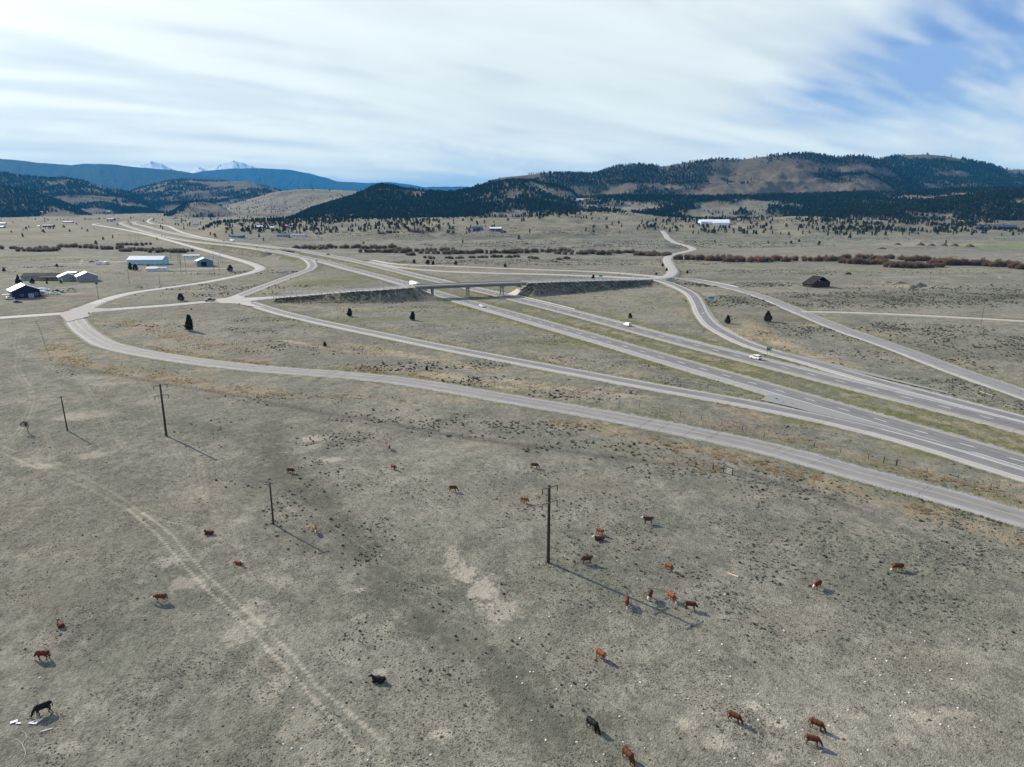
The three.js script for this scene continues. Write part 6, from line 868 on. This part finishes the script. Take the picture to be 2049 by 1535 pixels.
{
  const r = rngOf(33), sage = [];
  const grey = [.25, .255, .208], olive = [.150, .155, .112], dark = [.092, .094, .070], dry = [.23, .20, .145];
  const patch = (px, py, rx, rz, n, s0, s1, col) => { const [cx, cz] = at(px, py); for (let i = 0; i < n; i++) { const a = r() * 6.28, q = Math.sqrt(r()), x = cx + Math.cos(a) * rx * q, z = cz + Math.sin(a) * rz * q; if (r() > .32 + 1.2 * fbm(x * .09, z * .09, 3)) continue; sage.push([x, z, lerp(s0 * 1.15, s1 * 1.3, r() * r()), 0, r(), r() < .2 ? dark : col]); } };
  // pasture
  patch(1450, 1060, 46, 26, 2200, .26, .6, grey); patch(1750, 1160, 30, 22, 1500, .28, .62, grey); patch(1750, 1240, 18, 10, 700, .26, .55, grey); patch(1500, 1250, 20, 12, 420, .24, .5, grey); patch(1150, 1000, 40, 22, 1000, .24, .5, grey); patch(1250, 1140, 22, 16, 420, .22, .5, grey); patch(1120, 1240, 12, 12, 200, .25, .5, grey); patch(1050, 1350, 12, 10, 160, .25, .5, olive);
  patch(560, 950, 14, 12, 330, .3, .7, dark); patch(640, 1020, 11, 14, 320, .3, .7, olive); patch(700, 1090, 8, 13, 320, .28, .6, olive); patch(690, 880, 13, 8, 240, .3, .7, dark); patch(430, 870, 14, 14, 200, .3, .7, dark); patch(600, 1110, 6, 6, 110, .25, .5, olive); patch(900, 960, 26, 14, 420, .25, .55, grey); patch(820, 1250, 10, 16, 130, .25, .5, dark); patch(300, 900, 40, 30, 200, .25, .6, dark); patch(250, 1080, 30, 20, 160, .2, .45, dark); patch(200, 1300, 26, 16, 120, .2, .4, olive); patch(900, 1430, 40, 14, 160, .2, .4, olive); patch(1700, 1420, 26, 14, 200, .2, .4, grey); patch(100, 760, 40, 26, 120, .3, .6, dark); patch(1850, 1000, 30, 14, 700, .3, .6, grey); patch(1900, 1080, 24, 14, 1000, .28, .55, grey);
  // strip between the fence and the frontage road
  patch(1000, 860, 26, 8, 420, .4, .95, olive); patch(1250, 900, 26, 8, 480, .4, .9, olive); patch(1450, 945, 24, 8, 420, .35, .85, grey); patch(800, 835, 22, 8, 240, .4, .9, olive); patch(1650, 990, 24, 9, 500, .3, .8, grey); patch(600, 800, 30, 8, 160, .4, .8, dark); patch(1880, 1020, 20, 8, 380, .3, .8, grey); patch(250, 745, 26, 8, 140, .3, .7, olive);
  // between the roads
  patch(620, 700, 34, 12, 420, .4, 1.0, dark); patch(840, 735, 34, 8, 420, .5, 1.2, dark); patch(1000, 765, 30, 8, 360, .5, 1.1, dark); patch(1170, 790, 24, 7, 240, .4, 1.0, dark); patch(450, 690, 30, 14, 260, .4, .9, dark); patch(310, 655, 34, 10, 150, .5, 1.1, dark); patch(560, 660, 30, 12, 360, .4, .9, olive); patch(480, 640, 40, 8, 240, .4, .9, dark); patch(1000, 680, 70, 16, 1500, .3, .7, olive); patch(1200, 725, 50, 14, 1200, .3, .7, olive); patch(1350, 765, 34, 8, 600, .3, .7, olive); patch(800, 655, 50, 10, 500, .3, .7, olive); patch(600, 640, 60, 10, 300, .3, .8, olive); patch(1420, 800, 40, 10, 360, .3, .8, dry); patch(1650, 870, 30, 8, 360, .3, .8, dry); patch(1850, 930, 26, 8, 360, .3, .8, olive);
  // sage flats of the settlement and the east
  patch(450, 575, 70, 20, 700, .6, 1.5, dark); patch(480, 548, 50, 12, 300, .6, 1.4, dark); patch(540, 545, 30, 14, 260, .7, 1.6, dark); patch(400, 590, 50, 12, 240, .6, 1.4, dark); patch(200, 545, 90, 24, 300, .5, 1.2, dark); patch(560, 585, 40, 12, 260, .5, 1.2, olive); patch(130, 545, 80, 14, 160, .5, 1.3, dark); patch(60, 535, 50, 8, 160, .8, 1.8, dark);
  patch(1450, 570, 70, 16, 1300, .6, 1.5, dark); patch(1480, 605, 34, 24, 900, .5, 1.4, dark); patch(1560, 660, 30, 26, 700, .4, 1.2, dark); patch(1660, 715, 30, 20, 500, .4, 1.1, olive); patch(1850, 775, 26, 14, 500, .4, 1.1, olive); patch(1980, 815, 20, 8, 300, .4, 1.0, olive); patch(1400, 640, 24, 30, 420, .4, 1.0, olive); patch(1300, 660, 40, 24, 400, .3, .9, olive); patch(1480, 660, 14, 16, 130, .4, .9, dry);
  patch(1800, 600, 130, 40, 4200, .5, 1.4, olive); patch(1950, 590, 90, 40, 2400, .5, 1.4, olive); patch(1650, 605, 60, 30, 1300, .5, 1.3, olive); patch(1850, 670, 60, 34, 2400, .4, 1.2, olive); patch(1980, 700, 44, 40, 2200, .4, 1.2, olive); patch(1750, 655, 40, 18, 700, .4, 1.2, dark); patch(2010, 740, 26, 16, 500, .4, 1.1, olive); patch(1900, 575, 120, 18, 700, .6, 1.5, dark); patch(1470, 545, 90, 30, 1100, .5, 1.2, olive); patch(1150, 525, 200, 40, 4200, .6, 1.5, dark); patch(930, 525, 160, 34, 1800, .6, 1.4, olive); patch(1250, 490, 320, 95, 8000, .8, 2.0, dark); patch(950, 475, 320, 85, 7000, .9, 2.0, dark); patch(1700, 480, 300, 60, 2600, .8, 1.8, olive); patch(1700, 545, 160, 30, 1600, .5, 1.2, olive); patch(700, 480, 300, 50, 1800, .8, 1.7, olive); patch(1300, 462, 420, 110, 5000, 1.0, 2.4, dark); patch(1700, 462, 420, 90, 3000, 1.0, 2.4, dark); patch(700, 455, 420, 120, 3000, 1.0, 2.4, dark); patch(60, 520, 160, 30, 700, .5, 1.4, olive); patch(250, 490, 300, 40, 900, .6, 1.4, olive); patch(600, 575, 50, 14, 420, .4, 1.0, olive); patch(850, 620, 70, 10, 700, .35, .9, olive); patch(1120, 640, 40, 7, 260, .3, .7, olive); patch(1150, 620, 60, 14, 400, .3, .8, olive); patch(1250, 600, 60, 14, 300, .4, .9, olive);
  // banks of the overpass
  for (const [a, b, s] of [[560, 834, 1], [1048, 1296, 1]]) { const R = ROADS.cross, [i0, i1] = xSpan(R, a, b); for (let i = 0; i < 3400; i++) { const k = i0 + Math.floor(r() * (i1 - i0)), d = 6 + r() * r() * 19, p = offset(R, k, d), x = p.x + (r() - .5) * 4; if (r() > clamp(.55 + fbm(x * .06, p.z * .06, 3))) continue; sage.push([x, p.z, .5 + .9 * r() * r(), 0, r(), r() < .7 ? dark : olive]); } }
  { const R = ROADS.south, [i0, i1] = xSpan(R, 440, 545); for (let i = 0; i < 700; i++) { const k = i0 + Math.floor(r() * (i1 - i0)), p = offset(R, k, -(8 + r() * 16)); sage.push([p.x, p.z, .5 + 1.0 * r() * r(), 0, r(), dark]); } }
  const keep = sage.filter(([x, z]) => { nearRoads(x, z, NR); return NR.d > 1.8; }); keep.forEach(s => { s[3] = s[2] * (.7 + .4 * s[4]); });
  keep.sort((a, b) => b[2] / -b[1] - a[2] / -a[1]);
  const sageItems = [], stoneItems = [], own = keep.slice(0, 270), greyM = leafMat(...grey, .4), darkM = leafMat(...dark, .4), oliveM = leafMat(...olive, .4), dryM = leafMat(...dry, .4);
  own.forEach(([x, z, s, h, q, col], i) => { const m = new THREE.Mesh(sageShapes[i % 3], col === dark ? darkM : col === olive ? oliveM : col === dry ? dryM : greyM); m.position.set(x, height(x, z) - .03, z); m.rotation.y = q * 6.28; m.scale.set(s, h, s); top('sagebrush', m); sageItems.push([x, z, l => tag(m, l, 'shrub', 'larger sagebrush tufts')]); });
  const roadMarks = [[1427,941,'the white gate'],[1097,1126,'the tall pole base'],[547,1049,'the slim pole by the sage'],[1466,1152,'the pale timber'],[1780,930,'the dark brace posts'],[650,693,'the small strip juniper'],[853,741,'the little fence juniper'],[1456,647,'the brownish ramp juniper'],[1536,643,'the largest roadside juniper'],[380,662,'the tall narrow juniper'],[461,543,'the bushy yard juniper'],[1538,711,'the green exit sign'],[1423,603,'the blue sign'],[1971,794,'the fence corner brace'],[333,873,'the west tall pole'],[1637,573,'the collapsed barn'],[700,633,'the left infield juniper'],[1187,559,'the juniper past the overpass'],[936,580,'the overpass']].map(([a, b, t]) => [...at(a, b), t]);
  byLandmark(sageItems, [...landmarks, ...roadMarks], (k, w) => `grey sagebrush tuft ${k} to ${w}`);
  scatter('sagebrush_cover', 'smaller sagebrush spread over pasture, verges and fields', sageShapes, keep.slice(270), grey, 'shrubs');
  console.log('sage', keep.length);
  // short grass tussocks of the pasture
  const tuft = [1, 2, 3].map(k => leafCloud(110 + k, 16, .30, q => { const t = q() * 6.28, w = q() * .35; return [Math.cos(t) * w, .05 + q() * .3, Math.sin(t) * w, Math.cos(t) * .5, .8, Math.sin(t) * .5]; }, 'leaf', .8)), T = [];
  for (let i = 0; i < 70000; i++) { const z = -(52 + 150 * Math.pow(r(), 1.25)), x = (r() * 2 - 1) * .80 * -z; if (r() > .42 + 1.5 * fbm(x * .11, z * .11, 3)) continue; nearRoads(x, z, NR); if (NR.d < 2 || x < 10 && mainRuts.some(p => Math.abs(p.x - x) < .9 && Math.abs(p.z - z) < .9)) continue; const t = r(); T.push([x, z, .16 + .2 * r(), .12 + .16 * r(), r(), t < .40 ? [.175, .178, .143] : t < .66 ? [.22, .208, .168] : t < .78 ? [.135, .145, .095] : t < .9 ? [.30, .28, .235] : [.245, .21, .16]]); }
  scatter('pasture_grass', 'short grey green grass tussocks of the pasture', tuft, T, [.2, .2, .15], 'grass');
  // tall dry grass in the verges
  const tall = [1, 2].map(k => leafCloud(120 + k, 26, .2, q => { const t = q() * 6.28, w = q() * .4; return [Math.cos(t) * w, .0, Math.sin(t) * w, Math.cos(t) * .45, 1, Math.sin(t) * .45]; }, 'blade')), U = [];
  for (const L of lines) { if (L.col !== C.ochre && L.col !== C.straw) continue; for (const p of L.p) for (let k = 0; k < (L.w > 3 ? 6 : 4); k++) { const x = p.x + (r() - .5) * 2 * L.w, z = p.z + (r() - .5) * 2 * L.w; if (fbm(x * .12, z * .12, 3) < -.08) continue; nearRoads(x, z, NR); if (NR.d < 1.8) continue; U.push([x, z, .5 + .5 * r(), .55 + .5 * r(), r(), L.col === C.ochre ? [.36, .28, .165] : [.44, .385, .27]]); } }
  scatter('dry_verge_grass', 'tall ochre and straw grass along the road verges', tall, U, [.3, .22, .1], 'grass');
  console.log('grass', T.length, U.length);
  // pale stones
  const stoneG = [1, 2, 3].map(k => { const g = new THREE.IcosahedronGeometry(.5, 1), p = g.attributes.position; for (let i = 0; i < p.count; i++) { const q = 1 + .28 * noise(p.getX(i) * 3 + k * 7, p.getY(i) * 3 + p.getZ(i) * 2); p.setXYZ(i, p.getX(i) * q, p.getY(i) * q * .45, p.getZ(i) * q * .75); } g.computeVertexNormals(); return g; }), S = [], stoneM = lin(.62, .6, .56);
  for (let i = 0; i < 5200; i++) { const z = -(58 + 75 * Math.pow(r(), 1.5)), u = r() * 2 - 1, x = u * .78 * -z; if (r() > .12 + .55 * sm(-.1, .6, u) * sm(125, 70, -z) + .35 * fbm(x * .1, z * .1, 2)) continue; S.push([x, z, .07 + .24 * Math.pow(r(), 4), r()]); }
  S.sort((a, b) => b[2] / -b[1] - a[2] / -a[1]);
  S.slice(0, 150).forEach(([x, z, s, q], i) => { const m = new THREE.Mesh(stoneG[i % 3], stoneM); m.position.set(x, height(x, z) + s * .12, z); m.rotation.y = q * 6.28; m.scale.setScalar(s * 1.15); top('stone', m); stoneItems.push([x, z, l => tag(m, l, 'stone', 'pale stones in the pasture')]); });
  byLandmark(stoneItems, landmarks, (k, w) => `pale flat stone ${k} to ${w}`);
  scatter('pebbles', 'small pale pebbles sprinkled over the pasture', stoneG, S.slice(150).map(([x, z, s, q]) => [x, z, s, s, q, [.6, .58, .54]]), [.6, .58, .54], 'pebbles');
}
// dirt heaps, earth mounds, timber, boards, hose
function heap(px, py, L, W, h, turn, mat, label, name = 'dirt_heap') { const g = new THREE.SphereGeometry(1, 28, 14, 0, 6.2832, 0, Math.PI / 2), p = g.attributes.position; for (let i = 0; i < p.count; i++) { const x = p.getX(i), z = p.getZ(i), d = Math.hypot(x, z), y = Math.pow(clamp(1 - d), .85) * (1 + .22 * fbm(x * 3 + px, z * 3, 3)); p.setXYZ(i, x * L / 2, y * h - .15, z * W / 2); } g.computeVertexNormals(); const m = new THREE.Mesh(g, mat); m.position.copy(sight(px, py)); m.rotation.y = turn; tag(top(name, m), label, 'heap', 'heaps of earth'); }
const soil = lin(.085, .062, .05), soilPale = lin(.24, .20, .16);
[[1796,489.5,18,12,5.5],[1842,490.5,26,14,7],[1864,491.5,24,13,5.5],[1889,491.5,24,13,5.5],[1910,492,28,14,7],[1940,493,30,14,6.5]].forEach(([px, py, L, W, h], i) => heap(px, py, L * 1.2, W * .9, h * .62, .95, soil, ['leftmost', 'second', 'third', 'fourth', 'fifth', 'rightmost'][i] + ' dark ridge of earth in the row beyond the east thicket'));
heap(1765, 498, 16, 9, 2.5, 0, soil, 'low dark earth pile in front of the row of ridges'); heap(1788, 499, 18, 9, 2.2, 0, soilPale, 'low pale earth pile in front of the row of ridges');
[[1826,576,9,6,2.6],[1840,573,13,7,3.2],[1822,578,7,5,1.6],[1800,567,16,6,2.0],[1775,566,12,6,1.6]].forEach(([px, py, L, W, h], i) => heap(px, py, L, W, h, .2, i < 3 ? lin(.15, .135, .115) : soilPale, ['grey mound at the front of the diggings by the barn', 'largest grey mound of the diggings by the barn', 'smallest grey mound of the diggings by the barn', 'pale spoil bank behind the diggings by the barn', 'pale spoil bank nearest to the barn'][i]));
{ const p = sight(1466, 1152), g = new THREE.Group(); g.position.copy(p); g.rotation.y = -.75; part(g, 'timber', box(1.9, .2, .26, 0, .1, 0), lin(.62, .48, .34)); part(g, 'sawn_end', box(.01, .19, .25, .956, .1, 0), lin(.7, .6, .48)); tag(top('fallen_timber', g), 'short pale sawn timber lying in the right pasture', 'timber'); }
{
  const boardM = lin(.74, .74, .74), bd = (px, py, L, w, turn, label, more) => { const g = new THREE.Group(); g.position.copy(sight(px, py)); g.rotation.y = turn; part(g, 'board', box(L, .05, w, 0, .1, 0), boardM); if (more) more(g); tag(top('white_board', g), label, 'board', 'white boards on the grass'); };
  bd(28, 1445.5, .75, .42, .6, 'broad white slab, leftmost of the scattered boards', g => part(g, 'batten', box(.7, .08, .08, 0, .04, .15), woodGrey)); bd(37, 1448.5, .6, .2, -.1, 'short white board touching the broad slab'); bd(93, 1462, 1.2, .08, .5, 'thin white lath right of the angled frame');
  bd(66, 1449, 1.05, .2, -.15, 'white angled board frame shaped like an open V', g => { part(g, 'second_board', box(.95, .05, .2, .42, .16, -.38, 1.35), boardM); part(g, 'brace_board', box(.95, .04, .09, -.1, .13, -.35, .62), boardM); });
  const hose = (pts, label) => { const c = new THREE.CatmullRomCurve3(pts.map(([px, py]) => { const p = sight(px, py); p.y += .05; return p; })), m = new THREE.Mesh(new THREE.TubeGeometry(c, 40, .026, 6), lin(.5, .48, .41)); tag(top('hose', m), label, 'hose', 'pale hoses'); };
  hose([[30,1480.5],[36,1482],[42,1487],[46,1494],[50,1502],[51,1510],[48,1518],[41,1526],[33,1534]], 'long pale hose curving down the lower left corner'); hose([[44,1464],[49,1466.5],[53,1472],[54,1478],[49,1482],[46,1489],[46,1493]], 'short pale hose hooking off the long one');
}
renderer.render(scene, camera);
